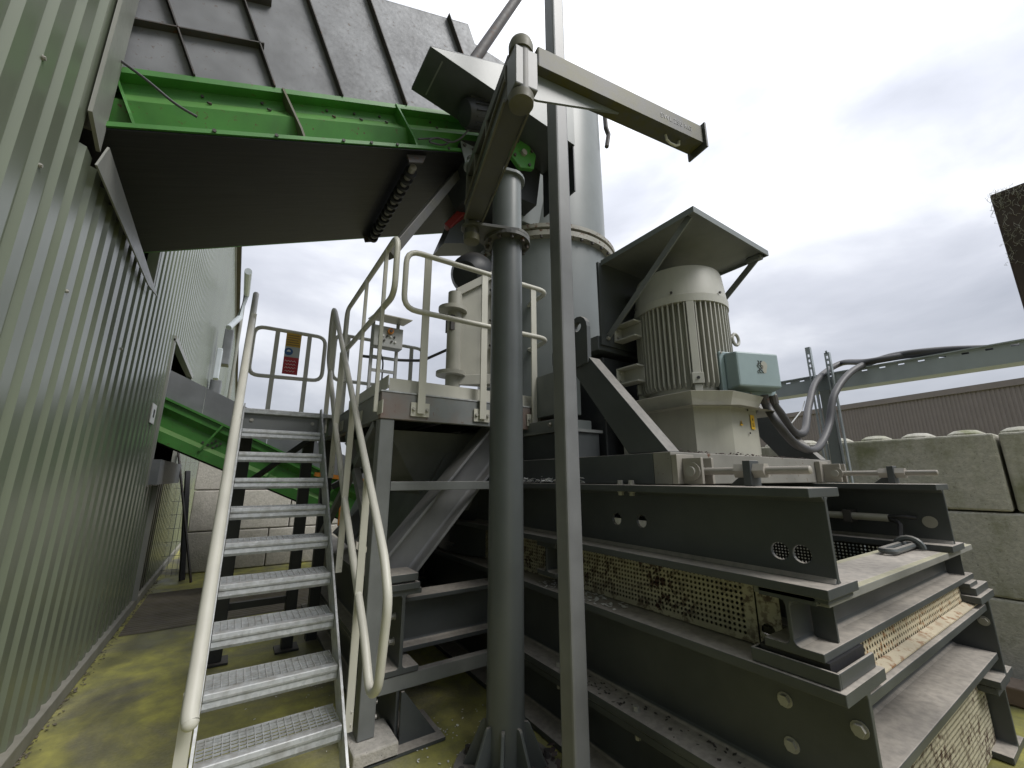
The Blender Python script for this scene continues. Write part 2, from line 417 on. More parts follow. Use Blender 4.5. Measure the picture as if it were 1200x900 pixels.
# ------------------------------------------------------------------ green clad building
WX = -0.88
B = thing('industrial_building', 'tall building clad in olive green trapezoidal sheeting with two conveyor openings', 'building', (WX, 3, 0))
def clad(name, y0, y1, z0, z1, mat='wall', pitch=0.2, x=WX, parent=B):
    prof = [(0, 0), (.098, 0), (.118, -.026), (.140, -.026), (.142, -.029), (.147, -.029), (.149, -.026), (.180, -.026)]
    ys = []
    k = math.floor(y0 / pitch)
    while k * pitch < y1 + pitch:
        for p, d in prof: ys.append((k * pitch + p * pitch / .2, x + d))
        k += 1
    lo = [q for q in ys if q[0] < y0][-1:] ; ys = [q for q in ys if y0 < q[0] < y1]
    ys = [(y0, (lo[0] if lo else ys[0])[1])] + ys + [(y1, ys[-1][1])]
    b = MB(); n = len(ys)
    b.add([(d, y, z0) for y, d in ys] + [(d, y, z1) for y, d in ys], [(i, i + 1, n + i + 1, n + i) for i in range(n - 1)])
    return b.build(name, mat, parent)
EAVE = 8.95
clad('cladding_sheet', -5, 2.76, 0.10, EAVE)
clad('cladding_sheet', 2.76, 4.84, 0.10, 3.33)
clad('cladding_sheet', 2.76, 4.84, 5.45, EAVE)
clad('cladding_sheet', 4.84, 6.66, 0.10, EAVE)
clad('cladding_sheet', 6.66, 9.06, 3.33, EAVE)
clad('cladding_sheet', 6.66, 7.3, 0.10, 1.55)
clad('strip_cladding', 7.3, 8.1, 0.10, 1.55, 'wall_dark')
clad('cladding_sheet', 8.1, 9.06, 0.10, 1.55)
clad('cladding_sheet', 9.06, 62, 0.10, EAVE)
b = MB(); b.box(WX - .03, WX + .035, -5, 62, 0.004, 0.11); b.build('base_trim', 'kerb', B, bevel=.006)
b = MB(); b.prism([(0, 0), (.16, .0), (.16, .13), (.145, .13), (.145, .015), (.015, .015), (.015, .15), (0, .15)], (WX - .02, -5, EAVE - .05), (1, 0, 0), (0, 0, 1), (0, 67, 0)); b.build('gutter', 'rib', B)
b = MB(); b.box(WX - .01, WX + .02, -5, 62, EAVE - .22, EAVE - .06); b.build('eave_trim', 'flash', B)
b = MB(); b.box(-14, WX - .08, -5, 62, EAVE + .1, EAVE + .2); b.build('roof', 'brown_clad', B)
b = MB(); b.box(-14.1, -14, -5, 62, 0, EAVE + .1); b.box(-14, WX - .06, -5.1, -5, 0, EAVE + .1); b.box(-14, WX - .06, 62, 62.1, 0, EAVE + .1); b.build('back_wall', 'wall_dark', B)
# flashings of the upper opening
fl = MB()
fl.hexa([(WX + .012, 2.66, 3.45), (WX + .03, 2.66, 3.45), (WX + .03, 2.88, 3.37), (WX + .012, 2.88, 3.37)], [(WX + .012, 2.64, 5.5), (WX + .03, 2.64, 5.5), (WX + .03, 2.84, 5.5), (WX + .012, 2.84, 5.5)])
fl.box(WX - .05, WX + .027, 2.825, 2.842, 3.46, 5.5)
fl.build('opening_flashing', 'flash', B)
fl = MB()
fl.hexa([(WX + .045, 2.80, 3.24), (WX + .055, 2.80, 3.24), (WX + .055, 2.90, 3.43), (WX + .045, 2.90, 3.43)], [(WX + .04, 4.46, 3.23), (WX + .05, 4.46, 3.23), (WX + .05, 4.90, 3.29), (WX + .04, 4.90, 3.29)])
fl.build('opening_flashing', 'flash', B)
fl = MB(); fl.box(WX - .06, WX + .02, 4.80, 4.86, 3.33, 5.5); fl.build('opening_flashing', 'flash', B)
# lower opening
fl = MB()
fl.box(WX - .05, WX + .02, 6.60, 6.68, 1.5, 3.36); fl.box(WX - .05, WX + .03, 6.60, 9.12, 3.33, 3.40); fl.box(WX - .05, WX + .02, 9.04, 9.12, 1.55, 3.33)
fl.build('opening_flashing', 'flash', B)
fl = MB(); fl.box(WX - .03, WX + .10, 6.62, 9.06, 1.52, 1.82); fl.build('opening_sill', 'duct_grey', B)
fl = MB(); fl.box(WX - .02, WX + .05, 7.22, 7.27, 0.11, 1.5); fl.build('conduit', 'flash', B)
p = at_x(180, 485, WX + .012); o = MB().box(WX + .003, WX + .012, p.y - .13, p.y + .13, p.z - .11, p.z + .11).build('wall_label', 'white', B)
MB().box(WX + .0125, WX + .014, p.y - .03, p.y + .05, p.z - .04, p.z + .05).build('print', 'black', o)
for (yy, zz) in ((2.41, 2.93), (3.02, 2.58), (4.3, 2.6), (1.9, 2.2), (2.2, 3.3), (2.35, 3.9)):
    bolt(B, (WX, yy, zz), (1, 0, 0), .008, .006, 'fixing_screw')

# extraction duct on the far wall
D = thing('extraction_duct', 'pale grey duct with grey boxes climbing the green cladding towards the gutter', 'duct', (-.6, 12, 4))
pts = [at_x(291, 318, -.3), at_x(289, 345, -.35), at_x(281, 372, -.42), at_x(268, 384, -.6)]
MB().tube(pts, .07, 10).build('pipe', 'duct', D, True)
c = at_x(266, 408, -.62); MB().box(c.x - .1, c.x + .1, c.y - .2, c.y + .2, c.z - .5, c.z + .5).build('motor_box', 'duct_grey', D, bevel=.02)
c = at_x(256, 422, -.72); MB().box(c.x - .06, c.x + .06, c.y - .1, c.y + .15, c.z - .5, c.z + .3).build('duct_panel', 'duct', D, bevel=.02)
c = at_x(252, 456, -.72); MB().box(c.x - .12, c.x + .12, c.y - .2, c.y + .2, c.z - .22, c.z + .22).build('junction_box', 'duct_grey', D, bevel=.02)
c = at_x(270, 455, -.7); MB().cyl((c.x, c.y, c.z - 2.5), (c.x, c.y, c.z + 4.2), .07, 10).build('downpipe', 'flash', D, True)

# ------------------------------------------------------------------ concrete block walls
def block(wall, x0, x1, y0, y1, z0, z1, mat, nubs=None):
    j = lambda: random.uniform(-.008, .008)
    gx, gy = (.008 if x1 - x0 > .9 else 0), (.008 if y1 - y0 > .9 else 0)
    b = MB(); a = [(x0 + gx + j(), y0 + gy + j()), (x1 - gx + j(), y0 + gy + j()), (x1 - gx + j(), y1 - gy + j()), (x0 + gx + j(), y1 - gy + j())]
    b.hexa([(x, y, z0 + .006) for x, y in a], [(x + j() * .5, y + j() * .5, z1 - .006 + j() * .5) for x, y in a])
    o = b.build('concrete_block', mat, wall, bevel=.018)
    if nubs:
        for (nx, ny) in nubs:
            q = MB().lathe([(.13, -.02), (.12, .03), (.075, .058), (.03, .064)], (nx, ny, z1 - .006), 10)
            q.build('locking_nub', mat, o, True)
    return o
RW = thing('block_wall', 'mossy wall of big stacked concrete blocks beyond the steel frame', 'block wall', (5.5, 2, 0))
Zc = [0.004, .665, 1.33, 1.965]
for r in range(3):
    off = .62 if r == 2 else (1.42 if r == 1 else .55)
    for k in range(-2, 6):
        y0 = off + 1.6 * k
        if y0 > 7.7: continue
        nb = [(5.5, y0 + .16 + .32 * q + .05) for q in range(5)] if r == 2 and -2 < k < 4 else None
        block(RW, 5.2, 5.8, y0, y0 + 1.6, Zc[r], Zc[r + 1], 'concrete_mossy', nb)
FWL = thing('block_wall', 'pale grey block wall closing the far end of the alley behind the staircase', 'block wall', (2, 9.6, 0))
Zf = [0.004, .68, 1.385, 2.06]
for r in range(3):
    off = (.66 if r == 0 else (-.62 if r == 1 else .1)) - 1.6 * 1
    for k in range(0, 5):
        x0 = max(off + 1.6 * k, -.58); x1 = off + 1.6 * (k + 1)
        if x1 - x0 < .3: continue
        block(FWL, x0, x1, 9.31, 9.95, Zf[r], Zf[r + 1], 'concrete')

# brown clad building far right
bd = Vector((sin(radians(14)), cos(radians(14)), 0)); bo = EYEP + ray(1000, 478) * (19 / ray(1000, 478).x)
BB = thing('brown_building', 'low brown ribbed metal building beyond the concrete block wall', 'building', (bo.x, bo.y, 0))
nrm2 = Vector((-bd.y, bd.x, 0)); top = bo.z
b = MB(); L0, L1 = -40, 60; n = int((L1 - L0) / .1); vs = []
for i in range(n + 1):
    for t, dd in ((0, 0), (.05, 0), (.06, -.014), (.09, -.014)):
        q = Vector((bo.x, bo.y, 0)) + bd * (L0 + i * .1 + t) + nrm2 * dd
        vs.append((q.x, q.y))
m_ = len(vs)
b.add([(x, y, 0) for x, y in vs] + [(x, y, top) for x, y in vs], [(i, i + 1, m_ + i + 1, m_ + i) for i in range(m_ - 1)])
b.build('cladding_sheet', 'brown_clad', BB)
q0 = Vector((bo.x, bo.y, 0)) + bd * L0; q1 = Vector((bo.x, bo.y, 0)) + bd * L1; e_ = -nrm2 * 14
b = MB(); b.hexa([q0 + Vector((0, 0, top - .02)) + nrm2 * .05, q1 + Vector((0, 0, top - .02)) + nrm2 * .05, q1 + e_ + Vector((0, 0, top - .02)), q0 + e_ + Vector((0, 0, top - .02))],
                 [q0 + Vector((0, 0, top + .16)) + nrm2 * .05, q1 + Vector((0, 0, top + .16)) + nrm2 * .05, q1 + e_ + Vector((0, 0, top + .16)), q0 + e_ + Vector((0, 0, top + .16))])
b.build('roof', 'brown_clad', BB)

# ------------------------------------------------------------------ machine base frame
BF = thing('machine_base_frame', 'heavy stacked grey steel beam frame carrying the motor and the tower', 'steel frame', (3, 3, 0))
Y0, Y1 = 0.695, 6.2
def Ibm(name, p0, p1, h, b_, tw, tf, mat='steel', parent=None, bev=.004):
    m = MB().ibeam(p0, p1, h, b_, tw, tf); return m.build(name, mat, parent or BF, bevel=bev)
for cx in (2.0, 4.08):
    Ibm('lower_beam', (cx, Y0 + .02, .195), (cx, Y1, .195), .38, .36, .022, .036)
    lb = Ibm('long_beam', (cx, Y0, .638), (cx, Y1, .638), .494, .38, .024, .04)
    for (yy, zz) in ((.983, .717), (.737, .718), (.979, .561)):
        s = -1 if cx < 3 else -1
        bolt(BF, (cx + s * .012, yy, zz), (s, 0, 0), .021, .016)
    for k in range(5):
        yy = 1.05 + k * .62
        bolt(BF, (cx - .13, yy, .4315), (0, 0, 1), .017, .02); bolt(BF, (cx - .13, yy, .341), (0, 0, -1), .015, .03)
# upper long beams with round web holes
for i, cx in enumerate((1.95, 3.685)):
    ub = MB(); z0, z1, yb = 1.173, 1.562, 0.70
    tw = .02; tf = .036
    ub.box(cx - .14, cx + .14, yb, Y1 - 1, z0, z0 + tf); ub.box(cx - .14, cx + .14, yb + .012, Y1 - 1, z1 - tf, z1)
    hs = [circ(1.797, 1.36, .034), circ(1.614, 1.361, .034), circ(.903, 1.303, .034), circ(.821, 1.301, .034)] if i == 0 else [circ(.80, 1.33, .034)]
    ub.plate_holes([(yb + .012, z0 + tf - .002), (Y1 - 1, z0 + tf - .002), (Y1 - 1, z1 - tf + .002), (yb + .012, z1 - tf + .002)], hs, (cx - tw / 2, 0, 0), (0, 1, 0), (0, 0, 1), (tw, 0, 0))
    for sx in (-1, 1):   # weld fillets
        for zz, q in ((z0 + tf, 1), (z1 - tf, -1)):
            ub.prism([(0, 0), (.02 * sx, 0), (0, .02 * q)], (cx + sx * tw / 2, yb + .014, zz), (1, 0, 0), (0, 0, 1), (0, Y1 - 1 - yb - .02, 0))
    ub.build('upper_beam', 'steel', BF, bevel=.003)
    if i: MB().cyl((cx - .0125, .80, 1.33), (cx - .0165, .80, 1.33), .036, 20).build('blanking_disc', 'bolt', BF)
    for (dy) in (1.60, 1.68):
        bolt(BF, (cx - .09, dy, z1 + .001), (0, 0, 1), .016, .02); bolt(BF, (cx - .09, dy, z1 - tf - .001), (0, 0, -1), .016, .018)
# cross beams between the layers
for k, yc in enumerate((.853, 2.35, 3.9, 5.1)):
    cb = Ibm('cross_beam', (1.83, yc, 1.064), (4.16, yc, 1.064), .216, .205, .016, .03)
    for sx in (1.99, 3.99):
        st = MB(); st.prism([(-.092, -.075), (-.068, -.075), (-.012, -.075), (-.012, .075), (-.092, .075)], (sx, yc, 1.064), (0, 1, 0), (0, 0, 1), (.012, 0, 0)); st.build('stiffener', 'steel', BF)
MB().box(1.86, 4.13, .722, .99, 1.1722 - .034, 1.1722 - .001).build('bearing_plate', 'mossy_plate', BF, bevel=.003)
for x0 in (1.815,):
    tr = MB(); X0, X1, A0, A1, Z0, Z1 = 1.822, 2.16, .712, 1.01, .887, .938
    tr.box(X0, X0 + .012, A0, A1, Z0, Z1); tr.box(X0 + .012, X1, A0, A0 + .012, Z0, Z1); tr.box(X0 + .012, X1, A1 - .012, A1, Z0, Z1); tr.box(X0 + .012, X1, A0 + .012, A1 - .012, Z0, Z0 + .02)
    tr.build('pad_tray', 'steel', BF, bevel=.004)
    MB().box(X0 + .02, X1, A0 + .03, A1 - .03, Z0 + .02, .9555).build('rubber_pad', 'black', BF)
tr = MB(); tr.box(3.92, 4.26, .712, 1.01, .887, .93); tr.box(3.9, 4.1, .73, .99, .93, .9555); tr.build('pad_tray', 'steel', BF, bevel=.004)
bolt(BF, (4.18, .78, .931), (0, 0, 1), .014, .05, 'stud', 'rib')
MB().box(1.83, 2.06, .712, .955, 1.1565, 1.1725).build('bearing_pad', 'steel', BF)
# end cross beam in the lower layer
Ibm('end_beam', (2.013, .915, .665), (4.067, .915, .665), .31, .41, .02, .036)
pl = MB(); pl.box(2.10, 4.03, .772, .778, .822, .836)
o = MB().perf((2.12, .778, .834), (1, 0, 0), (0, .10, .995), 62, 4, .0305, .0255, .0085, .003); o.build('perforated_panel', 'perf_rust', BF)['label'] = 'rust-eaten perforated cream strip'
MB().prism([(0, 0), (.045, -.012), (.045, -.018), (0, -.006)], (2.12, .775, .846), (0, -1, 0), (0, 0, 1), (1.9, 0, 0)).build('panel_lip', 'perf_rust', BF)
# slotted panel below the end beam
sl = MB().perf((2.16, .80, .012), (1, 0, 0), (0, 0, 1), 105, 20, .018, .0244, .0068, .004, keep=lambda i, j: i > 1 and j < 19)
sl.build('slotted_panel', 'perf', BF)
MB().box(2.05, 4.04, .86, .87, .01, .5).build('inner_plate', 'perf_dark', BF)
# perforated side panels between the cross beams
def perf_panel(x, y0, y1, z0, z1, mat, sgn, holes=True):
    pu = .0225; nu = int((y1 - y0) / pu); nv = int((z1 - z0) / pu)
    b = MB().perf((x, y0, z0), (0, 1, 0), (0, 0, 1), nu, nv, (y1 - y0) / nu, (z1 - z0) / nv, .0068, .004, keep=lambda i, j: 2 <= i < nu - 2 and 1 <= j < nv - 1)
    return b.build('perforated_panel', mat, BF)
perf_panel(1.99, 1.06, 2.24, .892, 1.17, 'perf', 1)
perf_panel(1.99, 2.46, 3.79, .892, 1.17, 'perf', 1)
for ya, yb_ in ((1.06, 2.24), (2.46, 3.79)): MB().box(2.03, 2.036, ya, yb_, .888, 1.17).build('hole_shade_sheet', 'perf_dark', BF)  # added black sheets standing in for the shade seen through the panel holes
perf_panel(3.72, 1.0, 2.24, .945, 1.17, 'perf_dark', 1)
MB().plate_holes([(.96, .905), (1.055, .905), (1.055, 1.155), (.96, 1.155)], [[(1.03 - .03 * cos(a) - .012, .955 + .022 * sin(a) * (1.5 if sin(a) > 0 else .7)) for a in [2 * pi * i / 14 for i in range(14)]]], (1.995, 0, 0), (0, 1, 0), (0, 0, 1), (.004, 0, 0)).build('end_plate', 'perf', BF)
# inner floor plate dusty cream and shackle, steel rings
MB().box(2.1, 3.54, .962, 1.0, 1.08, 1.16).build('edge_strip', 'steel', BF)
for (x, y) in ((2.14, .84),):
    MB().tube([(x + .055 * cos(a), y, 1.174 + .062 * sin(a)) for a in [pi * i / 10 for i in range(11)]], .017, 8).build('lifting_eye', 'column', BF, True)
MB().tube([(3.50 + .01 * cos(a), .88 - .06 * cos(a), 1.18 + .06 * sin(a)) for a in [pi * i / 10 for i in range(11)]], .018, 8).build('lifting_eye', 'column', BF, True)
MB().tube(rounded_loop([(3.14, .86, 1.196), (3.14, .92, 1.196), (3.56, .92, 1.2), (3.56, .86, 1.2)], .03), .017, 8, True).build('shackle', 'column', BF, True)
# hydraulic pipe clipped inside the far upper beam, with a black hose
HP = MB().cyl((3.60, .98, 1.345), (3.60, 2.6, 1.345), .024, 14).build('hydraulic_pipe', 'cream_dirty', BF, True)
MB().box(3.565, 3.674, 1.17, 1.215, 1.305, 1.385).build('clamp', 'rib', HP)
MB().tube(rounded([(3.60, .98, 1.35), (3.60, .91, 1.36), (3.66, .86, 1.35)], .04), .012, 8).build('hose', 'black', HP, True)
MB().tube(rounded([(3.60, .97, 1.335), (3.58, .92, 1.32), (3.52, .93, 1.19)], .05), .014, 8).build('hose', 'black', HP, True)

# ---- left outrigger of the base frame
Ibm('outrigger_beam', (1.02, 2.82, .638), (1.02, 6.2, .638), .494, .24, .024, .034)
Ibm('outrigger_beam', (1.02, 2.84, .195), (1.02, 6.2, .195), .38, .24, .022, .034)
MB().box(.92, 1.12, 2.80, 3.1, .886, .925).build('shim_plate', 'steel', BF, bevel=.003)
MB().box(.90, 1.10, 2.79, 3.1, .94, .985).build('shim_plate', 'steel', BF, bevel=.003)
MB().box(.93, 1.09, 2.82, 3.05, .925, .94).build('shim_plate', 'steel_dark', BF)
for yc in (3.1, 4.9):
    Ibm('cross_member', (1.033, yc, .615), (1.985, yc, .615), .34, .2, .016, .03)
for zz in (.55, .70):
    bolt(BF, (1.033, 2.94, zz), (1, 0, 0), .018, .014); bolt(BF, (1.007, 2.94, zz), (-1, 0, 0), .018, .03)
br = MB(); br.prism([(0, 0), (.24, 0), (.02, .28), (0, .28)], (1.03, 2.80, .02), (1, 0, 0), (0, 0, 1), (0, .015, 0)); br.box(.80, 1.3, 2.72, 3.1, .004, .022); br.build('foot_gusset', 'steel', BF)
# diagonal braces
p0, p1 = Vector((.99, 3.02, .98)), Vector((1.90, 3.02, 2.02))
MB().ibeam(p0, p1, .25, .22, .014, .02, up=(-.75, 0, .66)).build('diagonal_brace', 'post', BF, bevel=.003)
MB().ibeam(Vector((.99, 4.7, .98)), Vector((1.90, 4.7, 2.02)), .20, .14, .012, .016, up=(-.75, 0, .66)).build('diagonal_brace', 'post', BF)

# ------------------------------------------------------------------ motor sub-frame with lifting arms and tension rods
SF = thing('motor_subframe', 'grey sub-frame with two sloping lifting arms and threaded tension rods on the beams', 'motor frame', (2.85, 2, 1.56))
MB().box(1.885, 3.91, 1.35, 1.46, 1.566, 1.735).build('front_rail', 'subframe', SF, bevel=.004)
for x in (1.885, 3.79): MB().box(x, x + .12, 1.462, 2.9, 1.566, 1.733).build('side_rail', 'steel', SF, bevel=.004)
MB().box(2.0, 3.78, 1.47, 2.9, 1.70, 1.728).build('deck_plate', 'steel_light', SF)
for x, nm in ((1.90, 'l'), (3.79, 'r')):
    arm = MB(); s_ = 1
    arm.prism([(1.37, 1.737), (1.64, 1.737), (2.115, 2.36), (1.93, 2.40)], (x, 0, 0), (0, 1, 0), (0, 0, 1), (.10, 0, 0))
    a = arm.build('lifting_arm', 'steel', SF, bevel=.004)
    if x < 3:
        lug = [(1.93, 2.36), (2.115, 2.34), (2.115, 2.62)] + [(2.02 + .095 * cos(t), 2.62 + .095 * sin(t)) for t in [pi * i / 8 for i in range(1, 8)]] + [(1.925, 2.62)]
        MB().plate_holes(lug, [circ(2.02, 2.64, .036, 14)], (x - .012, 0, 0), (0, 1, 0), (0, 0, 1), (.035, 0, 0)).build('lug_eye', 'steel', a, bevel=.002)
for cx, yp, ye in ((1.985, 1.27, .76), (3.70, 1.25, .72)):
    z = 1.632
    cl = MB(); cl.box(cx - .10, cx + .05, 1.315, 1.349, 1.568, 1.72); cl.box(cx - .055, cx - .035, 1.21, 1.316, 1.57, 1.70); cl.box(cx + .035, cx + .055, 1.21, 1.316, 1.57, 1.70)
    cl.build('clevis', 'rod', SF, bevel=.003)
    MB().cyl((cx - .08, yp - .01, z), (cx + .08, yp - .01, z), .024, 16).build('pin', 'bolt', SF, True)
    MB().cyl((cx - .061, yp - .01, z), (cx - .066, yp - .01, z), .046, 18).build('washer', 'rod', SF)
    rp = []; n = 150
    for i in range(n + 1):
        y = yp - .02 + (ye - yp + .02) * i / n; rp.append((cx, y, z))
    rr = [.0185 if i % 2 else .0165 for i in range(n + 1)]
    MB().tube(rp, rr, 12).build('threaded_rod', 'rod', SF, True, ang=70)
    lp = 1.0 if cx < 3 else .94
    lg = MB(); lg.prism([(-.045, 0), (.045, 0), (.04, .115), (-.04, .115)], (cx, lp - .0175, 1.5635), (1, 0, 0), (0, 0, 1), (0, .035, 0)); lg.prism([(0, 0), (.09, 0), (0, .07)], (cx - .008, lp + .018, 1.5635), (0, 1, 0), (0, 0, 1), (.016, 0, 0)); lg.build('anchor_lug', 'steel', SF, bevel=.003)
    for s in (-1, 1):
        MB().cyl((cx, lp + s * .0185, z), (cx, lp + s * .068, z), .036, 6).build('nut', 'rod', SF)

# ------------------------------------------------------------------ motor guard, motor, canopy
MX, MY = 2.91, 1.88
GD = thing('motor_guard', 'faceted cream sheet guard under the finned motor with yellow warning stickers', 'machine guard', (MX, MY, 1.73))
foot = [(2.50, 2.20), (2.50, 1.585), (2.72, 1.455), (3.06, 1.455), (3.29, 1.585), (3.29, 2.20)]
def gring(off, z):
    cx_, cy_ = 2.895, 1.83
    return [(x + math.copysign(off, x - cx_) * (1 if abs(x - cx_) > .3 else .6), y + math.copysign(off, y - cy_) * (1 if abs(y - cy_) > .3 else .55), z) for x, y in foot]
rings = [gring(0, 1.7285), gring(.0, 2.06), gring(.05, 2.165), gring(.047, 2.167), gring(-.01, 2.07), gring(-.1, 2.06)]
gd = MB(); nv = len(foot); gd.add([v for r in rings for v in r], [(i * nv + k, i * nv + (k + 1) % nv, (i + 1) * nv + (k + 1) % nv, (i + 1) * nv + k) for i in range(len(rings) - 1) for k in range(nv)])
gd.build('sheet_guard', 'cream_dirty', GD)
def gpt(k, t, z, out=.001): return Vector((2.89 + t, 1.453 - out - (z - 1.73) * .012, z)), Vector((0, -1, 0)), Vector((1, 0, 0))
kf = 0
for t, z, wd, ht, mat in ((.09, 1.98, .05, .10, 'yellow'), (-.06, 1.965, .035, .035, 'yellow')):
    c, nn, tt = gpt(kf, t, z); u = Vector((0, 0, 1)); poly = [(-wd / 2, -ht / 2), (wd / 2, -ht / 2), (wd / 2, ht / 2), (-wd / 2, ht / 2)] if ht > wd * 1.2 else [(-wd / 2, -ht / 2), (wd / 2, -ht / 2), (0, ht / 2)]
    sk = MB().prism(poly, c, tt, u, nn * .0015).build('warning_sticker', mat, GD)
    MB().prism([(-.009, .0), (.009, .0), (0, .02)], c + nn * .0018 + u * (.012 if ht > .05 else -.008), tt, u, nn * .0008).build('print', 'black', sk)
    if ht > .05:
        for q in range(3): MB().prism([(-.013, -.002), (.013, -.002), (.013, .002), (-.013, .002)], c + nn * .0018 - u * (.012 + q * .009), tt, u, nn * .0008).build('print', 'black', sk)
for z in (2.06, 1.90):
    c, nn, tt = gpt(kf, .0, z, 0); bolt(GD, c + tt * .03, nn, .007, .005, 'screw', 'black', False)

MO = thing('electric_motor', 'large upright cream electric motor with cooling fins and domed fan cowl', 'motor', (MX, MY, 2.11))
R0 = .30
MB().lathe([(.27, 2.115), (.33, 2.13), (.345, 2.19), (R0, 2.2), (R0, 2.9), (.30, 2.92)], (MX, MY, 0), 48).build('body', 'motor', MO, True)
for k in range(56):
    th = 2 * pi * k / 56
    if k % 14 == 7: continue
    fn = MB(); ca, sa = cos(th), sin(th)
    fn.prism([(R0 - .01, 2.235), (.335, 2.235), (.352, 2.26), (.352, 2.885), (R0 - .01, 2.885)], (MX - .0045 * -sa, MY - .0045 * ca, 0), (ca, sa, 0), (0, 0, 1), (-sa * .009, ca * .009, 0))
    fn.build('cooling_fin', 'motor', MO)
for k in range(4):
    th = 2 * pi * (7 + 14 * k) / 56
    ca, sa = cos(th), sin(th)
    rb = MB(); rb.prism([(R0 - .01, 2.2), (.358, 2.2), (.358, 2.9), (R0 - .01, 2.9)], (MX + .028 * sa, MY - .028 * ca, 0), (ca, sa, 0), (0, 0, 1), (-sa * .056, ca * .056, 0)); rb.build('clamp_rib', 'motor', MO, bevel=.004)
    rb = MB(); rb.prism([(.34, 2.25), (.38, 2.25), (.38, 2.33), (.34, 2.33)], (MX + .04 * sa, MY - .04 * ca, 0), (ca, sa, 0), (0, 0, 1), (-sa * .08, ca * .08, 0)); rb.prism([(.33, 2.17), (.37, 2.17), (.37, 2.245), (.33, 2.245)], (MX + .025 * sa, MY - .025 * ca, 0), (ca, sa, 0), (0, 0, 1), (-sa * .05, ca * .05, 0)); rb.build('mounting_boss', 'motor', MO, bevel=.003)
    bolt(MO, (MX + .38 * ca, MY + .38 * sa, 2.29), (ca, sa, 0), .012, .004, 'bolt', 'black', False)
cw = MB().lathe([(.36, 2.885), (.362, 2.945), (.355, 2.95), (.335, 3.16), (.325, 3.19), (.29, 3.205), (.05, 3.21)], (MX, MY, 0), 48).build('fan_cowl', 'motor', MO, True)
for k in range(6):
    th = 2 * pi * k / 6 + .45; bolt(MO, (MX + .357 * cos(th), MY + .357 * sin(th), 2.965), (cos(th), sin(th), 0), .010, .012, 'bolt', 'rib', False)
for z in (2.33, 2.70):          # side feet bolted to the mounting plate
    for s, xx in ((-1, 2.50), (1, 3.17)):
        ft = MB(); ft.box(xx, xx + .10, 2.02, 2.235, z, z + .014); ft.box(xx, xx + .10, 2.02, 2.235, z + .126, z + .14); ft.box(xx + (.0 if s > 0 else .084), xx + (.016 if s > 0 else .1), 2.02, 2.235, z + .014, z + .126); ft.box(xx, xx + .1, 2.221, 2.235, z + .014, z + .126)
        ft.build('mounting_foot', 'motor', MO, bevel=.003)
        for q in (.04, .10): bolt(MO, (xx + .03, 2.22, z + q), (0, -1, 0), .011, .014)
# eye bolt and terminal box
ec = at_y(862, 398, 1.56)
eb = MB().tube([(ec.x + .045 * cos(2 * pi * i / 20), ec.y, ec.z + .045 * sin(2 * pi * i / 20)) for i in range(20)], .012, 8, True); eb.cyl((ec.x - .05, ec.y, ec.z), (ec.x - .16, ec.y + .12, ec.z), .022, 12); eb.build('eye_bolt', 'motor', MO, True)
TN = Vector((-.35, -.937, 0)); TT = Vector((.937, -.35, 0)); TC = at_y(889, 433, 1.36); UZ = Vector((0, 0, 1))
def tbp(u, v, d): return TC + TT * u + UZ * v - TN * d
def tquad(u0, u1, v0, v1, d): return [tbp(u0, v0, d), tbp(u1, v0, d), tbp(u1, v1, d), tbp(u0, v1, d)]
tbo = MB().hexa(tquad(-.225, .225, -.165, .15, .10), tquad(-.225, .225, -.165, .15, .135)).build('terminal_box', 'blue', MO, bevel=.006)
MB().hexa(tquad(-.17, .18, -.125, .125, 0), tquad(-.19, .20, -.14, .135, .099)).build('box_cover', 'blue', tbo, bevel=.012)
MB().cyl(tbp(-.02, 0, .136), Vector((MX, MY, TC.z)), .10, 16).build('box_neck', 'motor', tbo)
for u in (-.21, 0, .21):
    for v in (-.152, .138): bolt(tbo, tbp(u, v, .0995), TN, .008, .006, 'screw', 'bolt', False)
MB().prism([(.024 * cos(a) * (1 + .25 * sin(3 * a)) + .03, .045 * sin(a)) for a in [2 * pi * i / 18 for i in range(18)]], tbp(.02, .02, 0), TT, UZ, TN * .0012).build('worn_patch', 'cream_dirty', tbo)
for k in range(3):
    pts = [tbp(.0 + .014 * k + .010 * sin(t * 1.9 + k), .065 - .014 * t + .004 * sin(5 * t), -.002) for t in [i * .35 for i in range(20)]]
    MB().tube(pts, .002, 4).build('scribble_mark', 'rib', tbo)

CN = thing('motor_canopy', 'flat grey sheet canopy on two angle struts above the motor', 'canopy', (2.9, 2.2, 1.73))
MB().box(2.40, 3.42, 1.375, 2.264, 3.40, 3.408).build('roof_sheet', 'steel_light', CN)
ed = MB(); ed.box(2.392, 3.428, 1.367, 1.375, 3.375, 3.42); ed.box(2.392, 2.40, 1.375, 2.24, 3.375, 3.42); ed.box(3.42, 3.428, 1.375, 2.24, 3.375, 3.42); ed.build('edge_trim', 'tower', CN)
MB().box(2.36, 3.44, 2.241, 2.262, 2.66, 3.3995).build('back_plate', 'steel', CN)
for x in (2.43, 3.38): MB().bar((x, 1.42, 3.385), (x, 2.225, 2.74), .05, .012, (1, 0, 0)).build('strut', 'steel_light', CN); 
for x in (2.43, 3.38): bolt(CN, (x, 2.225, 2.72), (-1, 0, 0), .014, .016)
MB().box(3.36, 3.41, 1.40, 1.52, 3.35, 3.398).build('strut_bracket', 'steel_light', CN, bevel=.01)

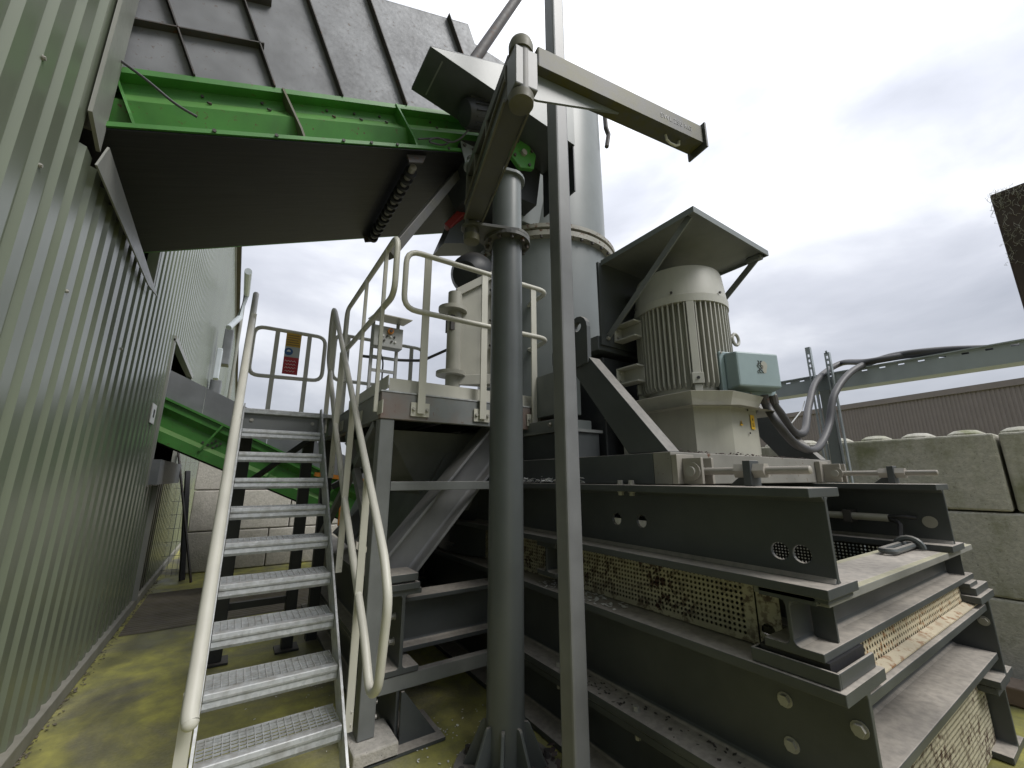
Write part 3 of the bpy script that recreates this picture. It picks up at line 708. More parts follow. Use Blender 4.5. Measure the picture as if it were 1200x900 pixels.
# ------------------------------------------------------------------ separator tower
TX, TY_ = 2.90, 3.66
TW = thing('separator_tower', 'tall round grey-green separator tower with a flanged ring behind the crane', 'machine tower', (TX, TY_, 1.57))
MB().lathe([(.76, 4.2), (.76, 6.25), (.70, 6.28)], (TX, TY_, 0), 64).build('upper_cylinder', 'tower', TW, True)
rg = MB().lathe([(.80, 4.06), (.86, 4.07), (.86, 4.13), (.83, 4.135), (.83, 4.15), (.87, 4.155), (.87, 4.20), (.78, 4.21)], (TX, TY_, 0), 64).build('flange_ring', 'ring', TW, True)
for k in range(36):
    th = 2 * pi * k / 36; p = (TX + .845 * cos(th), TY_ + .845 * sin(th), 4.07); bolt(rg, p, (0, 0, -1), .016, .02, 'bolt', 'rib', False)
MB().lathe([(.80, 1.57), (.80, 4.07)], (TX, TY_, 0), 64).build('lower_cylinder', 'tower', TW, True)
MB().lathe([(.98, 1.565), (.98, 1.63), (.9, 1.64), (.9, 2.02), (.98, 2.03), (.98, 2.10), (.82, 2.11)], (TX, TY_, 0), 64).build('base_drum', 'tower', TW, True)
# belt drive housing between tower and motor
MB().box(2.34, 3.42, 2.264, 2.86, 2.62, 2.74).build('plate_bracket', 'steel', TW, bevel=.004)
MB().box(2.42, 3.36, 2.30, 2.80, 1.735, 2.58).build('belt_housing', 'steel_dark', TW, bevel=.01)
MB().box(2.02, 2.36, 2.32, 2.95, 1.735, 1.94).build('side_casing', 'steel', TW, bevel=.006)
MB().box(2.0, 2.38, 2.30, 2.97, 1.943, 1.965).build('casing_lid', 'steel_light', TW)
MB().box(2.03, 2.36, 2.4, 2.95, 1.966, 2.05).build('casing_step', 'tower', TW, bevel=.004)
bolt(TW, (2.03, 2.52, 2.01), (-1, 0, 0), .014, .014)
MB().box(2.10, 2.30, 2.45, 2.80, 2.10, 2.46).build('casing_door', 'tower', TW, bevel=.004)
MB().cyl((1.985, 2.33, 1.735), (1.985, 2.33, 2.98), .055, 20).build('support_leg', 'column', TW, True)
MB().plate_holes([(-.0, 0), (.05, 0), (.05, .28), (.025, .31), (0, .28)], [], (2.52, 2.80, 2.95), (0, 1, 0), (0, 0, 1), (.012, 0, 0)).build('slot_plate', 'steel_dark', TW)
# discharge skirt and chute under the platform
MB().lathe([(.92, .9), (.92, 1.56)], (TX - .15, TY_ + .3, 0), 48).build('discharge_skirt', 'steel', TW, True)
ch = MB(); ch.hexa([(1.15, 3.5, .95), (1.22, 3.5, .95), (1.22, 5.6, .95), (1.15, 5.6, .95)], [(1.62, 3.35, 2.0), (2.1, 3.35, 2.0), (2.1, 5.6, 2.0), (1.62, 5.6, 2.0)]); ch.build('chute', 'steel_light', TW)
ch = MB(); ch.hexa([(.98, 3.3, 1.98), (2.1, 3.3, 1.98), (2.1, 4.9, 1.98), (.98, 4.9, 1.98)], [(1.5, 3.62, 1.3), (2.1, 3.62, 1.3), (2.1, 4.9, 1.3), (1.5, 4.9, 1.3)]); ch.build('hopper', 'steel_light', TW)
# inlet chute under the conveyor head
ic = MB(); ic.hexa([(1.72, 3.02, 4.9), (2.5, 3.02, 4.9), (2.5, 4.25, 4.9), (1.72, 4.25, 4.9)], [(2.1, 3.1, 4.22), (2.5, 3.1, 4.22), (2.5, 4.2, 4.22), (2.1, 4.2, 4.22)]); ic.build('inlet_chute', 'tower', TW, bevel=.006)
MB().box(1.52, 2.55, 3.02, 4.25, 4.92, 6.02).build('inlet_box', 'zinc_sheet', TW, bevel=.004)
hk = MB(); p = at_y(712, 150, 3.1); hk.tube([at_y(708, 128, 3.1), at_y(710, 150, 3.1), at_y(713, 158, 3.1), at_y(711, 172, 3.1)], .03, 6); hk.build('lifting_hook', 'rib', TW)
# cream access door on the tower
AD = thing('access_door', 'cream hinged access door with clamps on the tower side above the platform', 'access door', (1.65, 3.25, 2.2))
fr = MB()
def dq(x, y): return at_y(x, y, 3.2)
MB().hexa([(1.50, 3.19, 2.40), (1.86, 3.10, 2.40), (1.86, 3.14, 2.40), (1.50, 3.23, 2.40)], [(1.50, 3.19, 3.28), (1.86, 3.10, 3.55), (1.86, 3.14, 3.55), (1.50, 3.23, 3.28)]).build('door_panel', 'cream_dirty', AD, bevel=.004)
for (pA, pB, wd) in (((1.50, 3.17, 3.26), (1.86, 3.08, 3.52), .07), ((1.50, 3.17, 2.43), (1.86, 3.08, 2.47), .09), ((1.85, 3.07, 2.4), (1.85, 3.07, 3.52), .07)):
    MB().bar(pA, pB, .04, wd).build('door_frame', 'cream_dirty', AD, bevel=.004)
MB().cyl((1.49, 3.2, 2.30), (1.49, 3.2, 3.26), .065, 20).build('hinge_post', 'cream_dirty', AD, True)
for z in (2.47, 3.07):
    MB().lathe([(.13, z), (.13, z + .035), (.07, z + .05)], (1.47, 3.2, 0), 20).build('hinge_collar', 'cream_dirty', AD, True)
for z in (2.76, 3.0, 3.3): 
    MB().tube([(1.76, 3.03, z), (1.84, 3.04, z + .01)], .012, 6).build('clamp', 'rib', AD)
    MB().box(1.80, 1.86, 3.03, 3.09, z - .025, z + .025).build('clamp_block', 'cream_dirty', AD)
MB().tube([(1.40, 3.2, 2.98), (1.37, 3.2, 2.98), (1.37, 3.2, 3.03), (1.40, 3.2, 3.03)], .005, 5).build('latch_ring', 'rib', AD)
MB().box(1.43, 1.48, 3.14, 3.26, 2.88, 3.02).build('latch', 'rib', AD)
MB().box(1.90, 1.93, 3.02, 3.10, 2.35, 3.5).build('edge_rail', 'steel_light', AD)
c = at_y(555, 322, 3.3)
BE = MB().lathe([(.02, -.2), (.13, -.19), (.19, -.12), (.215, 0), (.19, .12), (.13, .2), (.05, .22)], c, 28, axis=(.75, .5, .45)).build('duct_elbow', 'steel_dark', None, True)
tag(BE, 'rounded black duct elbow above the cream access door under the conveyor', 'duct')

# ------------------------------------------------------------------ jib crane
JX, JY = 1.462, 2.28
JC = thing('jib_crane', 'grey pillar jib crane with an articulated two-part boom and gusseted foot', 'crane', (JX, JY, 0))
MB().cyl((JX, JY, .02), (JX, JY, 3.27), .110, 40).build('column', 'column', JC, True)
MB().lathe([(.29, .004), (.29, .03)], (JX, JY, 0), 32).build('base_plate', 'column', JC)
for k in range(8):
    th = 2 * pi * k / 8 + .12; ca, sa = cos(th), sin(th)
    MB().prism([(.105, .03), (.24, .03), (.14, .24), (.13, .252), (.105, .252)], (JX + .009 * sa, JY - .009 * ca, 0), (ca, sa, 0), (0, 0, 1), (-.018 * sa, .018 * ca, 0)).build('gusset', 'column', JC, bevel=.003)
    if k % 1 == 0:
        t2 = th + pi / 8; bolt(JC, (JX + .25 * cos(t2), JY + .25 * sin(t2), .03), (0, 0, 1), .018, .03, 'anchor_bolt', 'rib')
MB().lathe([(.17, 3.27), (.17, 3.295)], (JX, JY, 0), 32).build('flange', 'arm_dark', JC)
P1 = Vector((1.175, 2.29, 0)); P2 = Vector((.866, 1.235, 0))
def hull_plate(z0, z1, r0=.17, r1=.075):
    v = Vector((P1.x - JX, P1.y - JY, 0)); L = v.length; v.normalize(); s = Vector((-v.y, v.x, 0))
    poly = [(r0 * cos(a), r0 * sin(a)) for a in [pi / 2 + pi * i / 12 for i in range(13)]] + [(L + r1 * cos(a), r1 * sin(a)) for a in [-pi / 2 + pi * i / 8 for i in range(9)]]
    return MB().prism(poly, (JX, JY, z0), v, s, (0, 0, z1 - z0))
hp = hull_plate(3.297, 3.32).build('bracket_plate', 'arm_dark', JC, bevel=.003)
for k in range(10):
    th = 2 * pi * k / 10; bolt(hp, (JX + .145 * cos(th), JY + .145 * sin(th), 3.269), (0, 0, -1), .014, .022, 'bolt', 'rib')
MB().cyl((JX, JY, 3.321), (JX, JY, 3.80), .108, 40).build('upper_sleeve', 'tower', JC, True)
hull_plate(3.80, 3.825, .135, .07).build('bracket_plate', 'tower', JC, bevel=.003)
MB().cyl((P1.x, P1.y, 3.235), (P1.x, P1.y, 3.88), .05, 24).build('pivot_pin', 'arm_dark', JC, True)
MB().lathe([(.03, 3.20), (.055, 3.205), (.058, 3.25), (.05, 3.255)], (P1.x, P1.y, 0), 24).build('pin_cap', 'arm_edge', JC, True)
dv = (P2 - P1).normalized(); sv = Vector((-dv.y, dv.x, 0)); LL = (P2 - P1).length
def arm_poly(poly, off, th): return MB().prism(poly, P1 + sv * off, dv, (0, 0, 1), sv * th)
arm = arm_poly([(.045, 3.345), (LL - .05, 3.29), (LL - .05, 3.40), (.045, 3.455)], -.055, .11).build('inner_arm', 'arm_dark', JC, bevel=.006)
arm_poly([(.03, 3.70), (LL - .05, 3.50), (LL - .05, 3.56), (.03, 3.79)], -.05, .10).build('arm_rail', 'arm_dark', arm, bevel=.004)
arm_poly([(.035, 3.456), (LL - .06, 3.40), (LL - .06, 3.50), (.035, 3.70)], -.006, .012).build('arm_web', 'arm_dark', arm)
for a0 in (.03, .30, .62, LL - .09):
    zt = 3.70 - .20 * a0 / LL; zb = 3.455 - .055 * a0 / LL
    arm_poly([(a0, zb), (a0 + .02, zb), (a0 + .02, zt), (a0, zt)], -.055, .11).build('arm_rib', 'arm_edge', arm)
for off in (-.068, .058):
    arm_poly([(.05, 3.335), (LL - .05, 3.28), (LL - .05, 3.295), (.05, 3.35)], off, .01).build('arm_flange', 'arm_edge', arm)
    arm_poly([(.05, 3.45), (LL - .05, 3.395), (LL - .05, 3.41), (.05, 3.465)], off, .01).build('arm_flange', 'arm_edge', arm)
MB().cyl((P2.x, P2.y, 3.25), (P2.x, P2.y, 3.56), .05, 28).build('elbow_tube', 'arm_dark', JC, True)
MB().lathe([(.045, 3.225), (.056, 3.23), (.058, 3.27), (.05, 3.275)], (P2.x, P2.y, 0), 28).build('pin_cap', 'arm_edge', JC, True)
MB().lathe([(.057, 3.51), (.058, 3.555), (.052, 3.575), (.03, 3.592), (.01, 3.597)], (P2.x, P2.y, 0), 28).build('pin_cap', 'arm_edge', JC, True)
T2 = Vector((1.985, 1.065, 0)); bv = (T2 - P2).normalized(); bs = Vector((-bv.y, bv.x, 0)); BL = (T2 - P2).length
def boom_poly(poly, off, th): return MB().prism(poly, P2 + bs * off, bv, (0, 0, 1), bs * th)
bm_ = boom_poly([(.06, 3.432), (BL - .012, 3.432), (BL - .012, 3.542), (.06, 3.542)], -.05, .10).build('boom', 'moss_arm', JC, bevel=.008)
boom_poly([(-.05, 3.285), (.062, 3.285), (.062, 3.50), (-.05, 3.50)], -.048, .096).build('elbow_box', 'post', JC, bevel=.006)
boom_poly([(.062, 3.29), (.08, 3.29), (.56, 3.431), (.062, 3.431)], -.006, .012).build('boom_gusset', 'tower', bm_)
boom_poly([(BL - .012, 3.40), (BL, 3.40), (BL, 3.56), (BL - .012, 3.56)], -.065, .13).build('end_plate', 'arm_dark', bm_)
hx = P2 + bv * (BL - .20)
MB().tube([hx - bv * .05 + Vector((0, 0, 3.435)), hx - bv * .045 + Vector((0, 0, 3.405)), hx - bv * .02 + Vector((0, 0, 3.39)), hx + bv * .02 + Vector((0, 0, 3.39)), hx + bv * .045 + Vector((0, 0, 3.405)), hx + bv * .05 + Vector((0, 0, 3.435))], .007, 8).build('hook_eye', 'cream', bm_, True)
def text_mesh(txt, size, origin, u, v, mat, parent, name='lettering', ext=.0006):
    cu = bpy.data.curves.new('t', 'FONT'); cu.body = txt; cu.size = size; cu.extrude = ext
    to = bpy.data.objects.new('t', cu); C.objects.link(to)
    dg = bpy.context.evaluated_depsgraph_get(); me = bpy.data.meshes.new_from_object(to.evaluated_get(dg))
    bpy.data.objects.remove(to)
    u, v = Vector(u).normalized(), Vector(v).normalized(); n = u.cross(v); o_ = Vector(origin)
    for vv in me.vertices: vv.co = o_ + u * vv.co.x + v * vv.co.y + n * vv.co.z
    me.materials.append(M[mat]); o = bpy.data.objects.new(name, me); C.objects.link(o); o.parent = parent
    return o
text_mesh('SWL 250 KG', .042, P2 + bv * (BL - .33) - bs * .0508 + Vector((0, 0, 3.472)), bv, (0, 0, 1), 'steel', bm_)

# ------------------------------------------------------------------ square post and conveyor strut
sp = MB().box(1.455, 1.555, 1.68, 1.78, .02, 7.2).build('box_post', 'post', None, bevel=.012)
PB = thing('steel_post', 'tall plain grey square steel post standing just behind the crane boom', 'post', (1.5, 1.73, 0)); sp.parent = PB; sp.matrix_parent_inverse = Matrix.Translation(-PB.location)
MB().box(1.40, 1.61, 1.62, 1.84, .004, .02).build('base_plate', 'post', PB)
a0, a1 = at_y(556, 70, 3.0), at_y(610, -8, 3.0)
dd = (a1 - a0).normalized(); a0 = a0 - dd * .25; a1 = a1 + dd * .8
o = MB().cyl(a0, a1, .055, 16).build('brace_pipe', 'rib', None, True); tag(o, 'brown diagonal brace pipe rising from the conveyor head cover', 'pipe')

# ------------------------------------------------------------------ upper conveyor
TH = math.atan(.43); CD = Vector((cos(TH), 0, sin(TH))); CV = Vector((-sin(TH), 0, cos(TH)))
O0 = Vector((WX, 0, 3.52))
def cp(X, Y, dz=0.0): return Vector((X, Y, 3.52 + .43 * (X - WX) + dz))
UC = thing('upper_conveyor', 'bright green inclined belt conveyor running from the cladding to the tower top', 'conveyor', (WX, 3.6, 3.5))
XS, XE = -1.6, 1.95
def shear_prism(poly, x0, x1):      # poly (Y, dz) swept along the incline, vertical ends
    n = len(poly); a = [cp(x0, p[0], p[1]) for p in poly]; b_ = [cp(x1, p[0], p[1]) for p in poly]
    tr = tessellate_polygon([[Vector((p[0], p[1], 0)) for p in poly]])
    return MB().add(a + b_, [tuple(t) for t in tr] + [tuple(i + n for i in reversed(t)) for t in tr] + [(i, (i + 1) % n, (i + 1) % n + n, i + n) for i in range(n)])
near = [(2.86, 0), (2.86, .03), (2.975, .10), (2.925, .24), (3.04, .385), (3.04, .465), (2.96, .47), (2.96, .51), (3.08, .51), (3.08, 0)]
sf = shear_prism(near, XS, XE).build('side_frame', 'green', UC)
shear_prism([(7.315 - y, z) for y, z in near][::-1], XS, XE).build('side_frame', 'green', UC)
def rib_plate(X, mat, parent):
    poly = [(2.862, .03), (3.06, .03), (3.06, .508), (2.95, .508), (2.862, .10)]
    n = len(poly); a = [cp(X - .363 * p[1], p[0], p[1]) for p in poly]; b_ = [p + CD * .014 for p in a]
    tr = tessellate_polygon([[Vector((p[0], p[1], 0)) for p in poly]])
    MB().add(a + b_, [tuple(t) for t in tr] + [tuple(i + n for i in reversed(t)) for t in tr] + [(i, (i + 1) % n, (i + 1) % n + n, i + n) for i in range(n)]).build('frame_rib', mat, parent)
for X, m_ in ((-.74, 'green'), (.12, 'arm_edge'), (.94, 'green')): rib_plate(X, m_, UC)
for X in (-.45, -.12, .3, .5, .7, 1.15):
    bolt(UC, cp(X, 2.995, .33), (0, -1, .8), .014, .012, 'bolt', 'rib', False); bolt(UC, cp(X + .07, 2.86, .015), (0, -1, 0), .012, .008, 'bolt', 'rib', False)
    bolt(UC, cp(X - .05, 3.04, .425), (0, -1, 0), .010, .010, 'bolt', 'rib', False)
bl = MB(); bl.hexa([cp(XS, 2.874, -.014), cp(XE, 2.874, -.014), cp(XE, 4.41, -.014), cp(XS, 4.41, -.014)], [cp(XS, 2.874, -.003), cp(XE, 2.874, -.003), cp(XE, 4.41, -.003), cp(XS, 4.41, -.003)]); bl.build('belt', 'belt', UC)
rl = MB().cyl(cp(.96, 3.0, -.085), cp(.96, 4.32, -.085), .03, 14).build('return_roller', 'rod', UC, True)
for k in range(13):
    y = 3.06 + k * .1
    MB().cyl(cp(.96, y, -.085), cp(.96, y + .035, -.085), .055, 16).build('roller_disc', 'black', rl, True)
for y in (2.93, 4.36): MB().hexa([cp(.90, y, -.09), cp(1.02, y, -.09), cp(1.02, y + .02, -.09), cp(.90, y + .02, -.09)], [cp(.86, y, .03), cp(1.06, y, .03), cp(1.06, y + .02, .03), cp(.86, y + .02, .03)]).build('roller_bracket', 'rib', UC)
# cover sheets and ribs
edges = [-1.6, -.55, -.11, .34, .85, 1.86]
for i in range(5):
    x0, x1 = edges[i] + .002, edges[i + 1] - .002
    for yy in (3.0, 4.30):
        lo = [cp(x0, yy, .512), cp(x1, yy, .512), cp(x1, yy + .01, .512), cp(x0, yy + .01, .512)]
        MB().hexa(lo, [p + CV * 1.055 for p in lo]).build('cover_sheet', 'zinc_sheet', UC)
MB().hexa([cp(XS, 3.0, 1.662), cp(1.44, 3.0, 1.662), cp(1.44, 4.31, 1.662), cp(XS, 4.31, 1.662)], [cp(XS, 3.0, 1.672), cp(1.44, 3.0, 1.672), cp(1.44, 4.31, 1.672), cp(XS, 4.31, 1.672)]).build('cover_roof', 'zinc_sheet', UC)
for X in (-.55, -.11, .34, .85, 1.62):
    rb = MB(); p = cp(X, 3.0, .515); q = p + CV * 1.06
    rb.hexa([p + Vector((0, -.055, 0)), p + Vector((0, -.001, 0)), p + CD * .008 + Vector((0, -.001, 0)), p + CD * .008 + Vector((0, -.055, 0))], [q + Vector((0, -.055, 0)), q + Vector((0, -.001, 0)), q + CD * .008 + Vector((0, -.001, 0)), q + CD * .008 + Vector((0, -.055, 0))])
    rb.build('cover_rib', 'rib', UC)
for dz in (.87, 1.28):
    shear_prism([(2.945, dz), (2.999, dz), (2.999, dz + .008), (2.945, dz + .008)], XS, -.21).build('cover_rib', 'rib', UC)
pts = rounded([at_y(137, 68, 2.84), at_y(170, 92, 2.84), at_y(205, 122, 2.85), at_y(231, 137, 2.86)], .1)
MB().tube(pts, .008, 6).build('cable', 'cable', UC)
# drive hood at the head
HD = thing('drive_hood', 'folded sheet rain hood over the conveyor drive beside the crane boom', 'hood', (1.5, 2.5, 4.8))
A, Bp, T_ = Vector((.85, 2.42, 4.84)), Vector((2.32, 2.42, 4.70)), Vector((2.32, 2.42, 5.44))
MB().add([A, Bp, T_, A + Vector((0, .006, 0)), Bp + Vector((0, .006, 0)), T_ + Vector((0, .006, 0))], [(0, 1, 2), (5, 4, 3), (0, 3, 4, 1), (1, 4, 5, 2), (2, 5, 3, 0)]).build('side_sheet', 'tower', HD)
MB().hexa([A + Vector((0, .007, .002)), Bp + Vector((0, .007, .002)), Bp + Vector((0, .49, .002)), A + Vector((0, .43, .002))], [A + Vector((0, .007, .01)), Bp + Vector((0, .007, .01)), Bp + Vector((0, .49, .01)), A + Vector((0, .43, .01))]).build('under_sheet', 'steel', HD)
MB().hexa([A + Vector((0, .007, .012)), T_ + Vector((0, .007, 0)), T_ + Vector((0, .45, 0)), A + Vector((0, .42, .012))], [A + Vector((0, .007, .02)), T_ + Vector((0, .007, .008)), T_ + Vector((0, .45, .008)), A + Vector((0, .42, .02))]).build('roof_sheet', 'zinc_sheet', HD)
MB().bar(A + Vector((.12, .05, -.004)), A + Vector((.12, .40, -.004)), .012, .012).build('seam', 'steel_light', HD)
MB().box(2.305, 2.318, 2.43, 2.9, 4.2, 4.70).build('end_sheet', 'steel_dark', HD)
GM = thing('gear_motor', 'dark dusty gear motor hanging beneath the drive hood at the conveyor head', 'motor', (1.6, 2.6, 4.4))
c = at_y(562, 135, 2.66)
MB().lathe([(.06, -.17), (.105, -.16), (.12, -.12), (.12, .12), (.10, .16)], c, 24, axis=CD).build('motor_body', 'steel_dark', GM, True)
for k in range(16):
    th = 2 * pi * k / 16; _, a2, u2 = frame(CD); r_ = a2 * cos(th) + u2 * sin(th)
    MB().bar(c + r_ * .125 - CD * .11, c + r_ * .125 + CD * .11, .006, .02, r_).build('fin', 'steel_dark', GM)
c2 = c + CD * .28; MB().box(c2.x - .12, c2.x + .14, c2.y - .12, c2.y + .2, c2.z - .16, c2.z + .14).build('gearbox', 'steel_dark', GM, bevel=.02)
MB().tube(rounded([at_y(549, 152, 2.7), at_y(540, 163, 2.75), at_y(528, 168, 2.8), at_y(512, 160, 2.82), at_y(500, 166, 2.84), at_y(520, 171, 2.84), at_y(530, 164, 2.84), at_y(508, 162, 2.84), at_y(490, 163, 2.85)], .06), .008, 6).build('cable', 'cable', GM)
q = at_y(551, 180, 2.84)
MB().prism([(-.10, .09), (.07, .09), (.065, .0), (.0, -.14), (-.04, -.13), (-.08, .0)], q, (1, 0, 0), (0, 0, 1), (0, .008, 0)).build('bearing_plate', 'tower', UC)
for x in (-.06, .03): bolt(UC, q + Vector((x, 0, .055)), (0, -1, 0), .016, .012, 'bolt', 'rib', False)
q = at_y(613, 180, 2.70)
MB().prism([(.17 * cos(a), .17 * sin(a)) for a in [radians(20) + 2 * pi * i / 6 for i in range(6)]], q, (1, 0, 0), (0, 0, 1), (0, .05, 0)).build('bearing_housing', 'green', UC, bevel=.01)
for a in (0, 1, 2, 3): bolt(UC, q + Vector((.12 * cos(a * pi / 2 + .6), 0, .12 * sin(a * pi / 2 + .6))), (0, -1, 0), .016, .014, 'bolt', 'rib', False)
MB().cyl(q, q + Vector((0, -.03, 0)), .03, 12).build('shaft_end', 'rod', UC)
dc = MB(); dc.hexa([(1.55, 2.88, 4.28), (2.2, 2.88, 4.28), (2.2, 3.4, 4.28), (1.55, 3.4, 4.28)], [(1.35, 2.88, 4.62), (2.3, 2.88, 4.98), (2.3, 3.4, 4.98), (1.35, 3.4, 4.62)]); dc.build('head_box', 'steel_dark', UC)
# support strut and red scraper below the head
o = MB().bar((.775, 2.88, 3.26), at_y(566, 168, 3.3), .07, .07).build('support_strut', 'arm_dark', UC, bevel=.004)
sc_ = MB().bar(at_y(524, 268, 3.5), at_y(552, 240, 3.4), .10, .08).build('scraper', 'red', UC, bevel=.01)
MB().hexa([at_y(520, 285, 3.45), at_y(575, 285, 3.45), at_y(575, 262, 3.45), at_y(540, 240, 3.45)], [p + Vector((0, .3, 0)) for p in (at_y(520, 285, 3.45), at_y(575, 285, 3.45), at_y(575, 262, 3.45), at_y(540, 240, 3.45))]).build('return_chute', 'steel', UC)
for (x, y) in ((190, 286), (193, 289), (203, 285), (207, 287)):
    q = at_y(x, y, 4.45); MB().lathe([(.01, -.012), (.022, 0), (.012, .012)], q, 6, axis=(0, 1, 0)).build('caught_flake', 'white', UC)

# ------------------------------------------------------------------ lower conveyor
LS = -.46
def lp(X, Y, dz=0.0): return Vector((X, Y, 2.05 + LS * (X + .88) + dz))
LC = thing('lower_conveyor', 'bright green conveyor descending from the cladding opening behind the staircase', 'conveyor', (-.8, 7.5, 2))
def lprism(poly, x0, x1):
    n = len(poly); a = [lp(x0, *p) for p in poly]; b_ = [lp(x1, *p) for p in poly]
    tr = tessellate_polygon([[Vector((p[0], p[1], 0)) for p in poly]])
    return MB().add(a + b_, [tuple(t) for t in tr] + [tuple(i + n for i in reversed(t)) for t in tr] + [(i, (i + 1) % n, (i + 1) % n + n, i + n) for i in range(n)])
ln = [(6.86, 0), (6.86, .14), (6.96, .20), (6.96, .36), (6.89, .45), (6.89, .54), (6.86, .55), (6.86, .58), (7.0, .58), (7.0, 0)]
lprism(ln, -1.8, 2.9).build('side_frame', 'green', LC)
lprism([(15.3 - y, z) for y, z in ln][::-1], -1.8, 2.9).build('side_frame', 'green', LC)
lprism([(7.0, -.02), (8.3, -.02), (8.3, .02), (7.0, .02)], -1.8, 2.9).build('belt', 'belt', LC)
for i, (x0, x1) in enumerate(((-1.8, -.48), (-.475, .32), (.325, 1.2), (1.205, 2.1))):
    lprism([(6.93, .582), (6.945, .582), (6.945, .95), (6.93, .95)], x0, x1).build('cover_sheet', 'duct_grey', LC)
for X in (-.28, .52, 1.3): MB().bar(lp(X + .06, 6.85, .56), lp(X - .16, 6.85, .10), .025, .03, (0, 1, 0)).build('frame_rib', 'green', LC)
for k in range(7): bolt(LC, lp(-.30 + .06 * (k % 3) - .02 * k, 6.955, .22 + .045 * k % .13), (0, -1, 0), .016, .01, 'bolt', 'rib', False)
MB().bar(lp(.98, 6.8, .46) , lp(1.85, 6.8, .74), .05, .06).build('guard_bar', 'orange', LC); MB().bar(lp(1.4, 6.8, .60), lp(1.4, 6.8, -.1), .06, .05).build('guard_bar', 'orange', LC)
MB().box(1.9, 2.0, 6.95, 7.05, .004, .75).build('support_leg', 'steel_dark', LC); MB().box(1.9, 2.0, 8.25, 8.35, .004, .75).build('support_leg', 'steel_dark', LC)

# ------------------------------------------------------------------ staircase
G = .199
def TY(n): return 3.625 + (n - 7) * G
def TZ(n): return 1.6 + (n - 7) * G
ST = thing('staircase', 'steep galvanised steel staircase with open grating treads beside the green cladding', 'staircase', (.3, 2.1, 0))
def make_tread():
    t = MB()
    for k in range(19): x = .004 + k * .0324; t.box(x, x + .004, .045, .235, -.006, -.001)
    gr = t
    for k in range(7): y = .05 + k * .030; gr.box(.003, .597, y, y + .0035, -.011, -.002)
    gr.box(.003, .597, .232, .236, -.03, 0)
    nose = MB()
    nose.prism([(0, -.004), (.004, 0), (.042, 0), (.042, -.004), (.012, -.006), (.010, -.030), (.0, -.034), (-.003, -.022)], (.003, 0, 0), (0, 1, 0), (0, 0, 1), (.594, 0, 0))
    low = MB(); low.prism([(.006, -.036), (.03, -.036), (.03, -.075), (.012, -.078), (.002, -.062)], (.003, 0, 0), (0, 1, 0), (0, 0, 1), (.594, 0, 0))
    return gr, nose, low
gr, nose, low = make_tread()
prev = None
for n in range(0, 10):
    off = Vector((0, TY(n), TZ(n)))
    if prev is None:
        g0 = gr.build('tread', 'galv', ST); n0 = nose.build('nosing', 'galv', g0, bevel=.002); l0 = low.build('tread_lip', 'galv', g0)
        g0.location = off; g0['_'] = 0; del g0['_']
        n0.matrix_parent_inverse = Matrix(); l0.matrix_parent_inverse = Matrix()
        prev = g0
    else:
        g1 = g0.copy(); C.objects.link(g1); g1.location = off
        for ch_ in (n0, l0):
            c1 = ch_.copy(); C.objects.link(c1); c1.parent = g1; c1.matrix_parent_inverse = Matrix()
def slope_plate(x0, x1):
    return MB().prism([(2.03, .004), (2.20, .004), (TY(10) + .02, TZ(10) - .17), (TY(10) + .02, TZ(10) + .035), (TY(10) - .04, TZ(10) + .035)], (x0, 0, 0), (0, 1, 0), (0, 0, 1), (x1 - x0, 0, 0))
for x0, x1, f0, f1 in ((-.012, 0, -.055, -.012), (.60, .612, .612, .655)):
    s = slope_plate(x0, x1).build('stringer', 'galv', ST)
    f = MB(); f.prism([(2.035, .012), (2.047, .0), (TY(10) - .03, TZ(10) + .022), (TY(10) - .042, TZ(10) + .034)], (f0 if f0 < 0 else x0, 0, 0), (0, 1, 0), (0, 0, 1), (.012, 0, 0))
    for n in range(10): bolt(s, (x0 - .001 if x0 < 0 else x1 + .001, TY(n) + .12, TZ(n) - .02), (-1 if x0 < 0 else 1, 0, 0), .010, .01)
# left handrail
LR = MB().tube(rounded([(-.022, 1.80, .85), (-.026, 1.815, .865), (-.046, 4.30, 3.29), (-.046, 4.42, 3.32)], .06), .0245, 16).build('handrail', 'cream', ST, True)
MB().lathe([(.0245, 0), (.021, .012), (.012, .02), (.003, .023)], (-.022, 1.80, .85), 16, axis=(0, -.72, -.69)).build('rail_end', 'cream', LR, True)
for y in (1.86, 2.9, 3.9): MB().box(-.052, -.014, y, y + .012, max(.004, y - 2.02), y - .955 + .01).build('rail_post', 'cream', ST)
# right handrail: closed loop of tube plus flat posts
X = .66
lpz = [(X, 4.44, 2.80), (X, 3.72, 2.03), (X, 3.06, 1.40), (X, 2.38, .80), (X, 2.22, .60), (X, 2.10, .66), (X, 2.03, 1.05), (X, 2.13, 1.22), (X, 4.34, 3.30), (X, 4.46, 3.36), (X, 4.50, 3.20)]
MB().tube(rounded_loop(lpz, .07), .0215, 14, True).build('handrail', 'cream', ST, True)
for y, z0, z1 in ((2.56, .30, 1.60), (3.12, .98, 2.13), (3.72, 1.60, 2.68), (4.28, 2.02, 3.22)):
    MB().box(X - .02, X + .02, y - .008, y + .008, z0, z1).build('rail_post', 'cream', ST)
    for zz in (z0 + .03, z0 + .09): bolt(ST, (X + .006, y, zz), (1, 0, 0), .009, .008)
